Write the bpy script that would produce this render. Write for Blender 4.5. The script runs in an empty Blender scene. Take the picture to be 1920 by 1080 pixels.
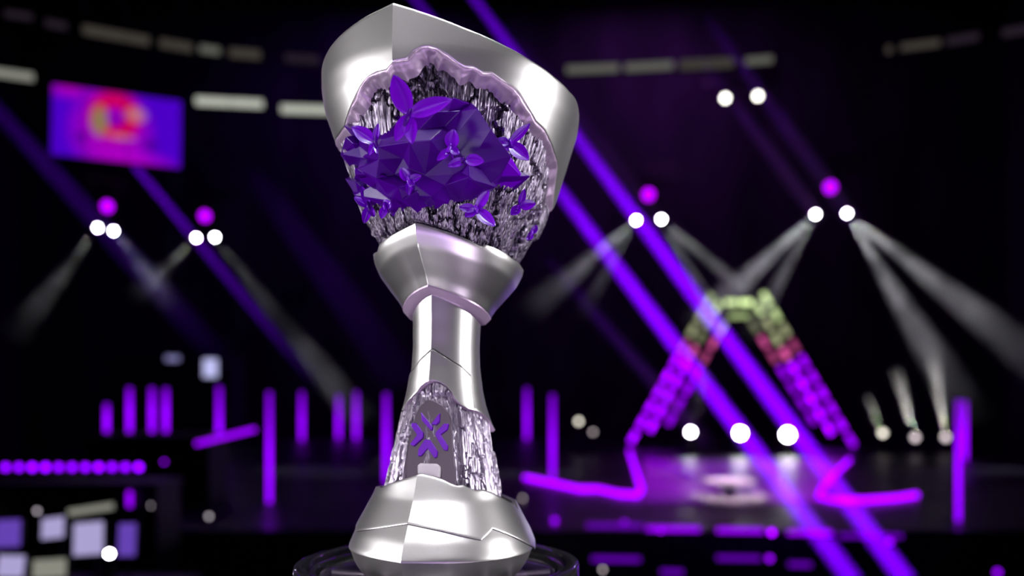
import bpy, bmesh, math, random
import numpy as np
from mathutils import Vector, Matrix, geometry
random.seed(7); rng = np.random.default_rng(7)
S = bpy.context.scene; COL = S.collection
R = math.radians
# ------------------------------------------------------------------ camera, world, light, exposure
FPX = 1500.0; CX = 960.0; HY = 760.0; CZ = 3.0
cam = bpy.data.cameras.new('camera'); co = bpy.data.objects.new('camera', cam); COL.objects.link(co)
cam.sensor_width = 36; cam.lens = 36 * FPX / 1920; cam.shift_y = (HY - 540) / 1920
cam.clip_start = 0.05; cam.clip_end = 200
cam.dof.use_dof = True; cam.dof.focus_distance = 0.80; cam.dof.aperture_fstop = 2.1
co.location = (0, 0, CZ); co.rotation_euler = (R(90), 0, 0); S.camera = co
S.view_settings.view_transform = 'Standard'; S.view_settings.look = 'None'
S.view_settings.gamma = 1; S.view_settings.use_curve_mapping = False; S.view_settings.exposure = 0.0
w = bpy.data.worlds.new('world'); S.world = w; w.use_nodes = True
w.node_tree.nodes['Background'].inputs[0].default_value = (0.02, 0.005, 0.06, 1)
w.node_tree.nodes['Background'].inputs[1].default_value = 0.02
cy = S.cycles
cy.use_denoising = True; cy.max_bounces = 8; cy.glossy_bounces = 4; cy.transmission_bounces = 6
cy.volume_bounces = 0; cy.transparent_max_bounces = 12; cy.sample_clamp_indirect = 3.0
cy.caustics_reflective = False; cy.caustics_refractive = False

def area(name, loc, target, size, power, color, spread=180, size_y=None):
    l = bpy.data.lights.new(name, 'AREA'); l.energy = power; l.color = color; l.spread = R(spread)
    l.shape = 'RECTANGLE'; l.size = size; l.size_y = size_y or size
    o = bpy.data.objects.new(name, l); COL.objects.link(o); o.location = loc
    o.rotation_euler = (Vector(target) - Vector(loc)).to_track_quat('-Z', 'Y').to_euler()
    return o
TC = (-0.075, 0.9, 3.0)
area('key_light_side_left', (-2.6, 0.35, 3.12), TC, 0.5, 6.0, (1, 0.97, 0.98), 60, 0.7)
area('key_light_side_right', (2.3, 0.75, 3.15), TC, 0.32, 5.2, (1, 0.97, 0.98), 60, 0.8)
area('overhead_light', (0.1, 0.25, 5.4), (-0.07, 0.9, 2.8), 1.6, 3.5, (1, 0.98, 1.0), 100)
def pin(name, loc, tgt, ang, power, rad, color=(1, 0.98, 1)):
    l = bpy.data.lights.new(name, 'SPOT'); l.energy = power; l.color = color; l.spot_size = R(ang); l.spot_blend = 0.6; l.shadow_soft_size = rad
    o = bpy.data.objects.new(name, l); COL.objects.link(o); o.location = loc; o.rotation_euler = (Vector(tgt) - Vector(loc)).to_track_quat('-Z', 'Y').to_euler()
pin('added_base_spot_right', (0.8, -0.15, 5.0), (-0.06, 0.85, 2.84), 9, 2800, 0.8)  # unseen spot added to whiten the base dome
pin('added_base_spot_front', (0.15, -0.5, 4.75), (-0.07, 0.85, 2.84), 9, 900, 0.6)  # third added spot, evens the white across the dome front
pin('added_base_spot_left', (-1.4, 0.9, 4.9), (-0.12, 0.9, 2.84), 9, 1700, 0.8)  # added out of view for the left face of the dome
area('low_fill_left', (-0.75, 0.1, 2.3), (-0.1, 0.85, 3.15), 0.6, 1.3, (1, 0.93, 1.0), 90)  # unseen fill added to lighten the collar from below
area('low_fill_right', (0.55, -0.1, 2.25), (-0.05, 0.85, 3.15), 0.6, 1.2, (0.95, 0.78, 1.0), 90)  # pinker low fill, added for the underside of the collar
area('violet_wash_front', (0.5, -2.2, 1.7), TC, 1.5, 4.2, (0.72, 0.45, 1.0), 90)
area('front_fill', (-1.0, -2.5, 4.2), TC, 1.0, 0.8, (1, 0.95, 1.0), 60)
area('wall_fill_left', (-6, 36, 22.5), (-6, 40, 5), 6, 320, (0.3, 0.05, 1.0))  # unseen lamp added; violet on the wall stands in for haze
area('wall_fill_right', (7, 36, 22.5), (8, 40, 8), 6, 450, (0.45, 0.10, 0.8))  # same for the right, added to give the dark a violet glow

# ------------------------------------------------------------------ helpers
def W(px, py, Y): return Vector(((px - CX) / FPX * Y, Y, CZ + (HY - py) / FPX * Y))
def tag(o, label=None, cat=None, group=None, kind=None):
    if label: o['label'] = label
    if cat: o['category'] = cat
    if group: o['group'] = group
    if kind: o['kind'] = kind
    return o
def link_mesh(name, me, mat, parent=None, smooth=None):
    o = bpy.data.objects.new(name, me); COL.objects.link(o)
    if mat: me.materials.append(mat)
    if parent: o.parent = parent
    if smooth is not None:
        me.polygons.foreach_set('use_smooth', [True] * len(me.polygons))
        me.set_sharp_from_angle(angle=R(smooth))
    me.update()
    return o
def mesh(name, verts, faces, mat, parent=None, smooth=None):
    me = bpy.data.meshes.new(name); me.from_pydata([tuple(v) for v in verts], [], faces)
    bm = bmesh.new(); bm.from_mesh(me); bmesh.ops.recalc_face_normals(bm, faces=bm.faces); bm.to_mesh(me); bm.free()
    return link_mesh(name, me, mat, parent, smooth)
def bmobj(name, bm, mat, parent=None, smooth=None):
    me = bpy.data.meshes.new(name); bm.to_mesh(me); bm.free()
    return link_mesh(name, me, mat, parent, smooth)
def empty(name, loc, rot=(0, 0, 0)):
    o = bpy.data.objects.new(name, None); COL.objects.link(o); o.location = loc; o.rotation_euler = rot
    o.empty_display_size = 0.1; return o
def box(bm, c, s, M=None, bevel=0):
    r = bmesh.ops.create_cube(bm, size=1); vs = r['verts']
    for v in vs: v.co = Vector((v.co.x * s[0], v.co.y * s[1], v.co.z * s[2])) + Vector(c)
    if bevel:
        es = {e for v in vs for e in v.link_edges}
        r2 = bmesh.ops.bevel(bm, geom=list(es), offset=bevel, segments=2, affect='EDGES', profile=0.5)
        vs = list({v for f in r2['faces'] for v in f.verts} | {v for v in vs if v.is_valid})
    if M is not None:
        for v in vs: v.co = M @ v.co
def tube(bm, pts, r, seg=10, cap=True, radii=None):
    pts = [Vector(p) for p in pts]; rings = []
    for i, p in enumerate(pts):
        d = (pts[min(i + 1, len(pts) - 1)] - pts[max(i - 1, 0)]).normalized()
        a = Vector((0, 0, 1)) if abs(d.z) < 0.9 else Vector((1, 0, 0))
        u = d.cross(a).normalized(); v = d.cross(u); rr = radii[i] if radii else r
        rings.append([bm.verts.new(p + (u * math.cos(t) + v * math.sin(t)) * rr) for t in [2 * math.pi * k / seg for k in range(seg)]])
    for a, b in zip(rings, rings[1:]):
        for k in range(seg): bm.faces.new((a[k], a[(k + 1) % seg], b[(k + 1) % seg], b[k]))
    if cap:
        bm.faces.new(rings[0][::-1]); bm.faces.new(rings[-1])
def lathe(bm, prof, seg=48, c=(0, 0, 0), close=False):
    rings = []
    for r, z in prof:
        if r < 1e-6: rings.append([bm.verts.new((c[0], c[1], c[2] + z))])
        else: rings.append([bm.verts.new((c[0] + r * math.cos(2 * math.pi * k / seg), c[1] + r * math.sin(2 * math.pi * k / seg), c[2] + z)) for k in range(seg)])
    pairs = list(zip(rings, rings[1:])) + ([(rings[-1], rings[0])] if close else [])
    for a, b in pairs:
        for k in range(seg):
            k2 = (k + 1) % seg
            if len(a) == 1: bm.faces.new((a[0], b[k], b[k2]))
            elif len(b) == 1: bm.faces.new((a[k], a[k2], b[0]))
            else: bm.faces.new((a[k], a[k2], b[k2], b[k]))
    bmesh.ops.recalc_face_normals(bm, faces=bm.faces)

# ------------------------------------------------------------------ materials
def newmat(name):
    m = bpy.data.materials.new(name); m.use_nodes = True; nt = m.node_tree
    return m, nt, nt.nodes['Principled BSDF']
def pmat(name, col, rough=0.5, metal=0.0, **kw):
    m, nt, b = newmat(name)
    b.inputs['Base Color'].default_value = (*col, 1); b.inputs['Roughness'].default_value = rough; b.inputs['Metallic'].default_value = metal
    for k, v in kw.items(): b.inputs[k.replace('_', ' ')].default_value = v
    return m
def noise_node(nt, scale, detail=3, vec_scale=(1, 1, 1), coord='Object'):
    tc = nt.nodes.new('ShaderNodeTexCoord'); mp = nt.nodes.new('ShaderNodeMapping'); n = nt.nodes.new('ShaderNodeTexNoise')
    mp.inputs['Scale'].default_value = vec_scale; n.inputs['Scale'].default_value = scale; n.inputs['Detail'].default_value = detail
    nt.links.new(tc.outputs[coord], mp.inputs[0]); nt.links.new(mp.outputs[0], n.inputs['Vector']); return n
def add_bump(nt, b, src, strength, dist=0.001):
    bp = nt.nodes.new('ShaderNodeBump'); bp.inputs['Strength'].default_value = strength; bp.inputs['Distance'].default_value = dist
    nt.links.new(src, bp.inputs['Height']); nt.links.new(bp.outputs[0], b.inputs['Normal'])
def ramp(nt, src, stops):
    r = nt.nodes.new('ShaderNodeValToRGB'); els = r.color_ramp.elements
    while len(els) < len(stops): els.new(0.5)
    for e, (p, c) in zip(els, stops): e.position = p; e.color = (*c, 1)
    nt.links.new(src, r.inputs[0]); return r
def emit(name, col, st):
    m = bpy.data.materials.new(name); m.use_nodes = True; nt = m.node_tree; nt.nodes.clear()
    o = nt.nodes.new('ShaderNodeOutputMaterial'); e = nt.nodes.new('ShaderNodeEmission')
    e.inputs[0].default_value = (*col, 1); e.inputs[1].default_value = st; nt.links.new(e.outputs[0], o.inputs[0]); return m

M = {}
m, nt, b = newmat('brushed_silver'); b.inputs['Metallic'].default_value = 1; b.inputs['Base Color'].default_value = (0.74, 0.73, 0.74, 1)
b.inputs['Roughness'].default_value = 0.35
n = noise_node(nt, 900, 2, (1, 1, 0.02)); add_bump(nt, b, n.outputs[0], 0.06, 0.0003); M['silver'] = m
m, nt, b = newmat('torn_silver'); b.inputs['Metallic'].default_value = 1; b.inputs['Base Color'].default_value = (0.50, 0.37, 0.54, 1)
b.inputs['Metallic'].default_value = 0.55; b.inputs['Roughness'].default_value = 0.42; n = noise_node(nt, 90, 2); add_bump(nt, b, n.outputs[0], 0.4, 0.002); M['torn'] = m
def rockmat(name, lo, hi, vs=(1, 1, 0.012), metal=0.85, rough=0.36):
    m, nt, b = newmat(name); b.inputs['Metallic'].default_value = metal; b.inputs['Roughness'].default_value = rough
    n = noise_node(nt, 620, 4, vs); rp = ramp(nt, n.outputs[0], [(0.38, lo), (0.66, hi)]); nt.links.new(rp.outputs[0], b.inputs['Base Color'])
    add_bump(nt, b, n.outputs[0], 0.5, 0.002); return m
M['rock'] = rockmat('striated_rock', (0.03, 0.02, 0.045), (0.38, 0.33, 0.44))
M['stemrock'] = rockmat('stem_rock', (0.22, 0.18, 0.27), (0.60, 0.54, 0.66), (1, 1, 0.012), 0.6, 0.2)
M['purple'] = pmat('purple_lacquer', (0.055, 0.0, 0.21), 0.28, 0.0, Coat_Weight=0.06, Coat_Roughness=0.1, Specular_IOR_Level=0.2)
M['purplebright'] = pmat('purple_lacquer_bright', (0.16, 0.0, 0.55), 0.26, 0.0, Coat_Weight=0.2, Coat_Roughness=0.1, Specular_IOR_Level=0.4)
M['emblem'] = pmat('emblem_enamel', (0.11, 0.0, 0.38), 0.3, 0.0, Specular_IOR_Level=0.4)
M['badge'] = pmat('badge_metal', (0.14, 0.11, 0.15), 0.32, 1.0)
M['glass'] = pmat('clear_acrylic', (0.97, 0.95, 1.0), 0.06, 0, Transmission_Weight=0.985, IOR=1.46)
M['chrome'] = pmat('polished_chrome', (0.85, 0.78, 0.80), 0.35, 0.6)
M['black'] = pmat('black_paint', (0.006, 0.006, 0.008), 0.5)
M['dark'] = pmat('dark_metal', (0.02, 0.02, 0.025), 0.4, 0.6)
M['deck'] = None
m, nt, b = newmat('glossy_deck'); b.inputs['Base Color'].default_value = (0.004, 0.003, 0.008, 1); b.inputs['Specular IOR Level'].default_value = 0.3
n = noise_node(nt, 1.5, 3); rp = ramp(nt, n.outputs[0], [(0.3, (0.32,) * 3), (0.7, (0.5,) * 3)]); nt.links.new(rp.outputs[0], b.inputs['Roughness']); M['deck'] = m
m, nt, b = newmat('wall_drape'); n = noise_node(nt, 0.6, 4, (1, 1, 0.3)); rp = ramp(nt, n.outputs[0], [(0.3, (0.01, 0.008, 0.014)), (0.7, (0.05, 0.035, 0.06))])
nt.links.new(rp.outputs[0], b.inputs['Base Color']); b.inputs['Roughness'].default_value = 0.9; M['wall'] = m

# ------------------------------------------------------------------ setting
def plane_box(name, c, s, mat):
    bm = bmesh.new(); box(bm, c, s); return tag(bmobj(name, bm, mat), kind='structure')
plane_box('floor', (0, 16, -0.1), (56, 56, 0.2), M['deck'])
plane_box('ceiling', (0, 16, 24.1), (56, 56, 0.2), M['black'])
plane_box('wall_back', (0, 42.1, 12), (56, 0.2, 24), M['wall'])
plane_box('wall_left', (-26.1, 16, 12), (0.2, 52, 24), M['wall'])
plane_box('wall_right', (26.1, 16, 12), (0.2, 52, 24), M['wall'])
plane_box('wall_front', (0, -10.1, 12), (56, 0.2, 24), M['wall'])
# ------------------------------------------------------------------ TROPHY
P = 0.0006; YA = 0.9; BASE_H = -310; TILT = R(1.15); TH1 = -16.0
root_loc = Vector(((825 - CX) * P, YA, CZ + BASE_H * P))
trophy = empty('trophy', root_loc, (0, TILT, 0))
tag(trophy, 'tall brushed silver trophy with purple crystal bowl and butterflies on a clear round stand', 'trophy')
def L(x, d, h):                       # trophy-local metres from right / toward viewer / height, all in trophy units
    return np.stack([np.asarray(x, float) * P, -np.asarray(d, float) * P, (np.asarray(h, float) - BASE_H) * P], -1)
def shape(phi, k, c):
    a = np.abs(((np.asarray(phi, float) - TH1) % 120) - 60)
    return ((1 - k) + k * 0.5 / np.cos(np.radians(a)) + c * np.exp(-(60 - a) / 12)) / (1 + c)
class Surf:
    def __init__(s, prof, k, c, off=0):
        s.h = [p[0] for p in prof][::1]; s.r = [p[1] for p in prof]
        o = np.argsort(s.h); s.h = np.array(s.h, float)[o]; s.r = np.array(s.r, float)[o]
        s.k = k; s.c = c; s.off = off
        # smooth profile (finely sampled and box filtered)
        hh = np.linspace(s.h[0], s.h[-1], 400); rr = np.interp(hh, s.h, s.r)
        pad = np.pad(rr, 24, mode='reflect', reflect_type='odd'); ker = np.hanning(33); ker /= ker.sum()
        s.hh = hh; s.rr = np.convolve(pad, ker, 'same')[24:-24]
    def kk(s, h): return np.interp(h, [q[0] for q in s.k], [q[1] for q in s.k]) if isinstance(s.k, list) else s.k
    def rad(s, phi, h):
        if getattr(s, 'shift', None): h = h - s.shift(phi)
        return np.interp(h, s.hh, s.rr) * shape(phi, s.kk(h), s.c) + s.off
    def pt(s, phi, h, extra=0):
        r = s.rad(phi, h) + extra; t = np.radians(phi); return r * np.sin(t), r * np.cos(t), np.asarray(h, float) + 0 * r
    def local(s, phi, h, extra=0): return L(*s.pt(phi, h, extra))
def project(loc):
    x, y, z = loc[..., 0], loc[..., 1], loc[..., 2]
    X = root_loc.x + x * math.cos(TILT) + z * math.sin(TILT); Y = root_loc.y + y; Z = root_loc.z - x * math.sin(TILT) + z * math.cos(TILT)
    return CX + X / Y * FPX, HY - (Z - CZ) / Y * FPX
def unproj(px, py, Y):                # picture point at distance Y -> trophy-local
    v = W(px, py, Y) - root_loc; c, s_ = math.cos(TILT), math.sin(TILT)
    return Vector((v.x * c - v.z * s_, v.y, v.x * s_ + v.z * c))
_cache = {}
def solve(s, px, py, lo=-98, hi=100):
    key = (id(s), lo, hi)
    if key not in _cache:
        ph = np.arange(lo, hi, 0.5); hh = np.arange(s.hh[0], s.hh[-1], 1.0); A, B = np.meshgrid(ph, hh, indexing='ij')
        X, Y = project(s.local(A, B)); _cache[key] = (A, B, X, Y)
    A, B, X, Y = _cache[key]; d = (X - px) ** 2 + (Y - py) ** 2 + 0.002 * np.abs(A); i = np.unravel_index(np.argmin(d), d.shape)
    return float(A[i]), float(B[i])
def mono(q, gap):
    out = [q[0]]
    for c_ in q[1:]:
        if c_[0] > out[-1][0] + gap: out.append(c_)
    return out
def phis(n):                          # sample angles with exact corners
    a = np.linspace(0, 360, n * 3, endpoint=False) + TH1
    return np.where(a > 180, a - 360, a)
def curve(pts, n=None):               # periodic interpolation h(phi)
    pts = sorted(pts); x = np.array([p[0] for p in pts]); y = np.array([p[1] for p in pts])
    return lambda ph: np.interp(ph, np.concatenate([x - 360, x, x + 360]), np.concatenate([y, y, y]))
def shell(name, s, lo, hi, mat, rows=30, thick=8, n=120, rim=True, offset=0, parent=None, angle=28, ph=None, closed=True):
    ph = phis(n) if ph is None else ph; m_ = len(ph); grids = []
    l, h = lo(ph), hi(ph)
    ts = np.linspace(0, 1, rows)
    G = [s.local(ph, l + (h - l) * t, offset) for t in ts]                       # outer, bottom to top
    seg = 6
    for i in range(1, seg):                                                     # rounded top rim
        a = math.pi * i / seg; G.append(s.local(ph, h + thick / 2 * math.sin(a) * 0.7, offset - thick / 2 + thick / 2 * math.cos(a)))
    for t in ts[::-1]: G.append(s.local(ph, l + (h - l) * t, offset - thick))
    for i in range(1, seg):
        a = math.pi * i / seg; G.append(s.local(ph, l - thick / 2 * math.sin(a) * 0.7, offset - thick / 2 - thick / 2 * math.cos(a)))
    V = np.concatenate(G); F = []; nr = len(G)
    for r_ in range(nr):
        r2 = (r_ + 1) % nr
        for c_ in range(m_ if closed else m_ - 1):
            c2 = (c_ + 1) % m_; F.append((r_ * m_ + c_, r_ * m_ + c2, r2 * m_ + c2, r2 * m_ + c_))
    if not closed:
        F.append([r_ * m_ for r_ in range(nr)]); F.append([r_ * m_ + m_ - 1 for r_ in range(nr)][::-1])
    return mesh(name, V, F, mat, parent or trophy, angle)
def vnoise(x, y, seed=0):             # smooth value noise
    r_ = np.random.default_rng(seed).random((64, 64)); xi = np.floor(x).astype(int); yi = np.floor(y).astype(int); fx = x - xi; fy = y - yi
    fx = fx * fx * (3 - 2 * fx); fy = fy * fy * (3 - 2 * fy); g = lambda a, b_: r_[a % 64, b_ % 64]
    return (g(xi, yi) * (1 - fx) + g(xi + 1, yi) * fx) * (1 - fy) + (g(xi, yi + 1) * (1 - fx) + g(xi + 1, yi + 1) * fx) * fy

# --- cup outer shell
cupS = Surf([(650, 256), (590, 256), (560, 256), (530, 253), (498, 243), (450, 229), (395, 212), (340, 185)], [(340, 0.30), (498, 0.13), (570, 0.07), (650, 0.05)], 0.06)
rim = curve([(-136, 575), (-110, 584), (-80, 593), (-50, 611), (-30, 623), (-16, 628), (-5, 615), (10, 597), (25, 583), (40, 571), (55, 563), (70, 560), (90, 566), (104, 571), (150, 590), (190, 590)])
edge_px = [(628, 262), (634, 252), (644, 236), (650, 215), (662, 186), (675, 160), (690, 140), (705, 131), (722, 128), (738, 112), (748, 110), (762, 108), (775, 95), (790, 86), (806, 84), (822, 90), (840, 102), (858, 117), (872, 123), (888, 124), (905, 134), (922, 134), (945, 150), (962, 160), (975, 175), (985, 190), (996, 208), (1006, 225), (1022, 242), (1032, 262), (1042, 290), (1047, 310)]
edge = [solve(cupS, *p) for p in edge_px]
edge_h = curve([(-178, 500), (-150, 470), (-125, 520), (-105, 484)] + edge + [(104, 385), (112, 392), (125, 450), (140, 485), (160, 505)])
cup = shell('cup_shell', cupS, edge_h, rim, M['silver'], rows=36, thick=9, n=200)
# torn lip running round the opening
phd = np.concatenate([np.linspace(-180, -104, 60, endpoint=False), np.linspace(-104, 110, 420, endpoint=False), np.linspace(110, 180, 50, endpoint=False)])
eh = edge_h(phd); rr0 = cupS.rad(phd, eh); u = np.cumsum(np.concatenate([[0], np.diff(phd)])) * np.pi / 180 * 235
du = np.gradient(u); dh = np.gradient(eh); sm = np.ones(9) / 9; dhs = np.convolve(np.pad(dh, 4, mode='wrap'), sm, 'valid'); ln = np.hypot(du, dhs)
nu, nh = dhs / ln, -du / ln
wob = 14 + 10 * vnoise(u / 17, u * 0, 3) + 5 * vnoise(u / 6, u * 0, 5)
G = []; NS = 12
for i in range(NS + 1):
    t = i / NS; wd = wob * t; hh_ = eh + nh * wd; pp = phd + np.degrees(nu * wd / 235)
    bump = 4.5 * (vnoise(u / 13 + 5, t * 3 + u * 0, 8) - 0.5) * math.sin(math.pi * t)
    ex = -2 - 15 * t ** 2.2 + bump + 2.5 * math.sin(math.pi * min(1, t * 2.0))
    G.append(cupS.local(pp, hh_, ex))
V = np.concatenate(G); m_ = len(phd)
F = [(r_ * m_ + c_, r_ * m_ + (c_ + 1) % m_, (r_ + 1) * m_ + (c_ + 1) % m_, (r_ + 1) * m_ + c_) for r_ in range(NS) for c_ in range(m_)]
lip = mesh('torn_lip', V, F, M['torn'], trophy, 60); tag(lip, 'torn pinkish lip of the bowl shell')

# --- rock bowl
def rock(name, s, h0, h1, mat, amp=7, cell=(46, 80), dens=1.0, rows=220, strip=0.8, seed=1, front=(-115, 125), angle=35, carve=None):
    ph = np.concatenate([np.linspace(front[0], front[1], int(620 * dens)), np.linspace(front[1], front[0] + 360, 90)[1:-1]])
    hs = np.linspace(0, 1, rows); A, H = np.meshgrid(ph, hs, indexing='ij'); H = h0 + H * ((h1(A) if callable(h1) else h1) - h0); U = A * np.pi / 180 * np.interp(H, s.hh, s.rr).mean()
    g = np.random.default_rng(seed); nc = 150; pu = g.uniform(U.min(), U.max(), nc * 2) / cell[0]; pv = g.uniform(h0, H.max(), nc * 2) / cell[1]
    # thin the cell centres to the density wanted
    keep = int((U.max() - U.min()) / cell[0] * (H.max() - h0) / cell[1]); keep = max(6, min(keep, nc * 2)); pu = pu[:keep]; pv = pv[:keep]; off = g.uniform(-1, 1, keep); tlt = g.uniform(-1, 1, keep)
    WU = U / cell[0] + 0.5 * (vnoise(U / 11, H / 11, seed + 1) - 0.5) + 0.10 * (vnoise(U / 4, H / 5, seed + 9) - .5); WV = H / cell[1] + 0.4 * (vnoise(U / 9 + 7, H / 14, seed + 2) - 0.5) + 0.22 * (vnoise(U / 3, H / 16, seed + 4) - .5)
    d1 = np.full(U.shape, 9e9); d2 = d1.copy(); idx = np.zeros(U.shape, int)
    for j in range(keep):
        d = (WU - pu[j]) ** 2 + (WV - pv[j]) ** 2; c1 = d < d1; d2 = np.where(c1, d1, np.minimum(d2, d)); d1 = np.where(c1, d, d1); idx = np.where(c1, j, idx)
    crack = np.sqrt(d2) - np.sqrt(d1)
    e = amp * off[idx] + 4 * tlt[idx] * (WV - pv[idx]) - amp * 1.3 * np.exp(-(crack / 0.05) ** 2)
    e += strip * 2 * (vnoise(U / 3.2, H / 170, seed + 5) - 0.5) + strip * (vnoise(U / 1.7, H / 120, seed + 6) - 0.5) * 2 + 2.5 * (vnoise(U / 9, H / 90, seed + 7) - .5)
    if carve: k_ = np.clip((A - carve[0]) / 3, 0, 1) * np.clip((carve[1] - A) / 3, 0, 1) * np.clip((carve[2] - H) / 8, 0, 1); e = e * (1 - 0.75 * k_) - 6 * k_
    V = s.local(A, H, e).reshape(-1, 3); nr = rows; nc_ = len(ph)
    F = [(a * nr + b_, ((a + 1) % nc_) * nr + b_, ((a + 1) % nc_) * nr + b_ + 1, a * nr + b_ + 1) for a in range(nc_) for b_ in range(nr - 1)]
    return mesh(name, V, F, mat, trophy, angle)
rockS = Surf([(660, 226), (560, 226), (498, 218), (450, 211), (395, 200), (360, 192), (330, 178), (300, 163), (270, 146), (240, 130)], [(240, 0.42), (300, 0.42), (360, 0.36), (420, 0.24), (498, 0.12), (660, 0.05)], 0.02)
rk = rock('rock_bowl', rockS, 245, lambda p_: np.minimum(rim(p_) - 14, 632), M['rock'], seed=4, cell=(44, 74))
tag(rk, 'dark grey vertically striated rock of the bowl')

# --- purple crystal facets
poly = [(634, 268), (650, 240), (668, 236), (700, 232), (735, 212), (770, 205), (800, 188), (850, 180), (880, 185), (905, 215), (922, 262), (945, 300), (972, 330), (966, 362), (930, 350), (905, 366), (880, 380), (850, 383), (820, 392), (790, 382), (755, 392), (738, 412), (700, 402), (672, 385), (655, 335)]
def inside(x, y, pl):
    c = False; j = len(pl) - 1
    for i in range(len(pl)):
        if (pl[i][1] > y) != (pl[j][1] > y) and x < (pl[j][0] - pl[i][0]) * (y - pl[i][1]) / (pl[j][1] - pl[i][1]) + pl[i][0]: c = not c
        j = i
    return c
manual = [(883, 222, 34), (900, 262, 40), (925, 310, 44), (945, 300, 14), (965, 338, 26), (930, 335, 10), (905, 250, 8), (850, 262, 6), (860, 215, 10), (790, 250, 12), (835, 300, 4), (835, 350, 3), (800, 330, 2), (870, 345, 30), (872, 318, 8), (905, 355, 12), (860, 375, -2),
          (735, 290, 30), (712, 300, 6), (735, 312, 28), (700, 325, 24), (730, 345, 26), (705, 350, 4), (760, 300, 4), (780, 280, 26), (745, 330, 5), (690, 300, 8), (670, 295, 20), (650, 292, 6), (682, 275, 6), (720, 265, 4), (760, 360, 20), (740, 380, 4), (690, 370, 18), (668, 350, 6), (780, 350, 4), (700, 258, 18), (820, 220, 16), (835, 240, 3), (812, 275, 22), (770, 318, 3), (810, 372, 8), (920, 335, 24), (850, 330, 3)]
pts = [(x, y, -9) for x, y in poly] + [m_ for m_ in manual]
for _ in range(7):
    x, y = random.uniform(640, 960), random.uniform(190, 405)
    if inside(x, y, poly) and all((x - q[0]) ** 2 + (y - q[1]) ** 2 > 17 ** 2 for q in pts): pts.append((x, y, random.uniform(-4, 12)))
vv, _, ff, *_r = geometry.delaunay_2d_cdt([Vector(p[:2]) for p in pts], [(i, (i + 1) % len(poly)) for i in range(len(poly))], [], 1, 1e-4)
V = []
for i, v in enumerate(vv):
    ex = pts[_r[0][i][0]][2] if _r and _r[0][i] else 0
    q = min(pts, key=lambda t: (t[0] - v.x) ** 2 + (t[1] - v.y) ** 2); a, h = solve(rockS, v.x, v.y); V.append(rockS.local(a, h, q[2] * 1.3 + 3))
n0 = len(V); V2 = [Vector(v) for v in V]; axis_pull = [Vector((v.x * 0.86, v.y * 0.86, v.z)) for v in V2]
F = [tuple(f) for f in ff]; F2 = [tuple(i + n0 for i in f[::-1]) for f in ff]
ring = [min(range(n0), key=lambda i: (vv[i].x - p[0]) ** 2 + (vv[i].y - p[1]) ** 2) for p in poly]
FS = [(ring[i], ring[(i + 1) % len(ring)], ring[(i + 1) % len(ring)] + n0, ring[i] + n0) for i in range(len(ring))]
cr = mesh('crystal_facets', V2 + axis_pull, F + F2 + FS, M['purple'], trophy); tag(cr, 'glossy deep purple faceted crystal in the bowl')
bv = cr.modifiers.new('bevel', 'BEVEL'); bv.width = 0.0006; bv.segments = 2; bv.limit_method = 'ANGLE'; bv.angle_limit = R(20)

def shard(base, apex, mat):            # crystal splinter: polygon seat on the rock and a raised ridge
    B = []
    for x, y in base: a, h = solve(rockS, x, y); B.append(Vector(rockS.local(a, h, -6)))
    T = []
    for x, y, e in apex: a, h = solve(rockS, x, y); T.append(Vector(rockS.local(a, h, e)))
    bm = bmesh.new()
    for p in B + T: bm.verts.new(p)
    bmesh.ops.convex_hull(bm, input=bm.verts); bmesh.ops.recalc_face_normals(bm, faces=bm.faces)
    o = bmobj('crystal_shard', bm, mat, trophy); bv = o.modifiers.new('bevel', 'BEVEL'); bv.width = 0.0008; bv.segments = 2
    return o
shard([(870, 225), (905, 225), (945, 300), (935, 320), (905, 290)], [(884, 222, 34), (900, 264, 44), (926, 312, 42), (943, 302, 26)], M['purplebright'])
shard([(910, 305), (950, 300), (972, 335), (950, 360), (915, 345)], [(926, 312, 40), (962, 342, 26), (944, 302, 24)], M['purplebright'])
shard([(848, 350), (868, 315), (920, 325), (925, 358), (880, 368)], [(870, 318, 32), (870, 348, 40), (918, 356, 22), (912, 330, 16)], M['purple'])
shard([(695, 305), (738, 282), (740, 318), (728, 322)], [(700, 300, 24), (735, 288, 40), (736, 314, 36)], M['purple'])
shard([(690, 325), (700, 352), (722, 330), (718, 342)], [(696, 322, 34), (699, 336, 38), (718, 334, 22)], M['purple'])
shard([(698, 340), (705, 358), (740, 346), (742, 336)], [(700, 342, 32), (741, 338, 34), (712, 356, 20)], M['purple'])
shard([(640, 262), (668, 250), (688, 270), (672, 300), (646, 296)], [(668, 262, 20), (684, 276, 24), (648, 292, 10)], M['purple'])
shard([(652, 330), (690, 330), (700, 380), (680, 395), (664, 370)], [(660, 336, 14), (690, 345, 24), (690, 380, 16)], M['purple'])
shard([(745, 395), (780, 350), (800, 385), (780, 398)], [(760, 375, 8), (785, 360, 10)], M['purple'])
shard([(815, 190), (850, 178), (885, 190), (880, 225), (830, 225)], [(850, 190, 16), (876, 200, 14), (840, 215, 20)], M['purple'])
shard([(640, 240), (655, 225), (690, 240), (690, 262), (660, 262)], [(664, 240, 20), (684, 252, 20)], M['purple'])

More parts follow.
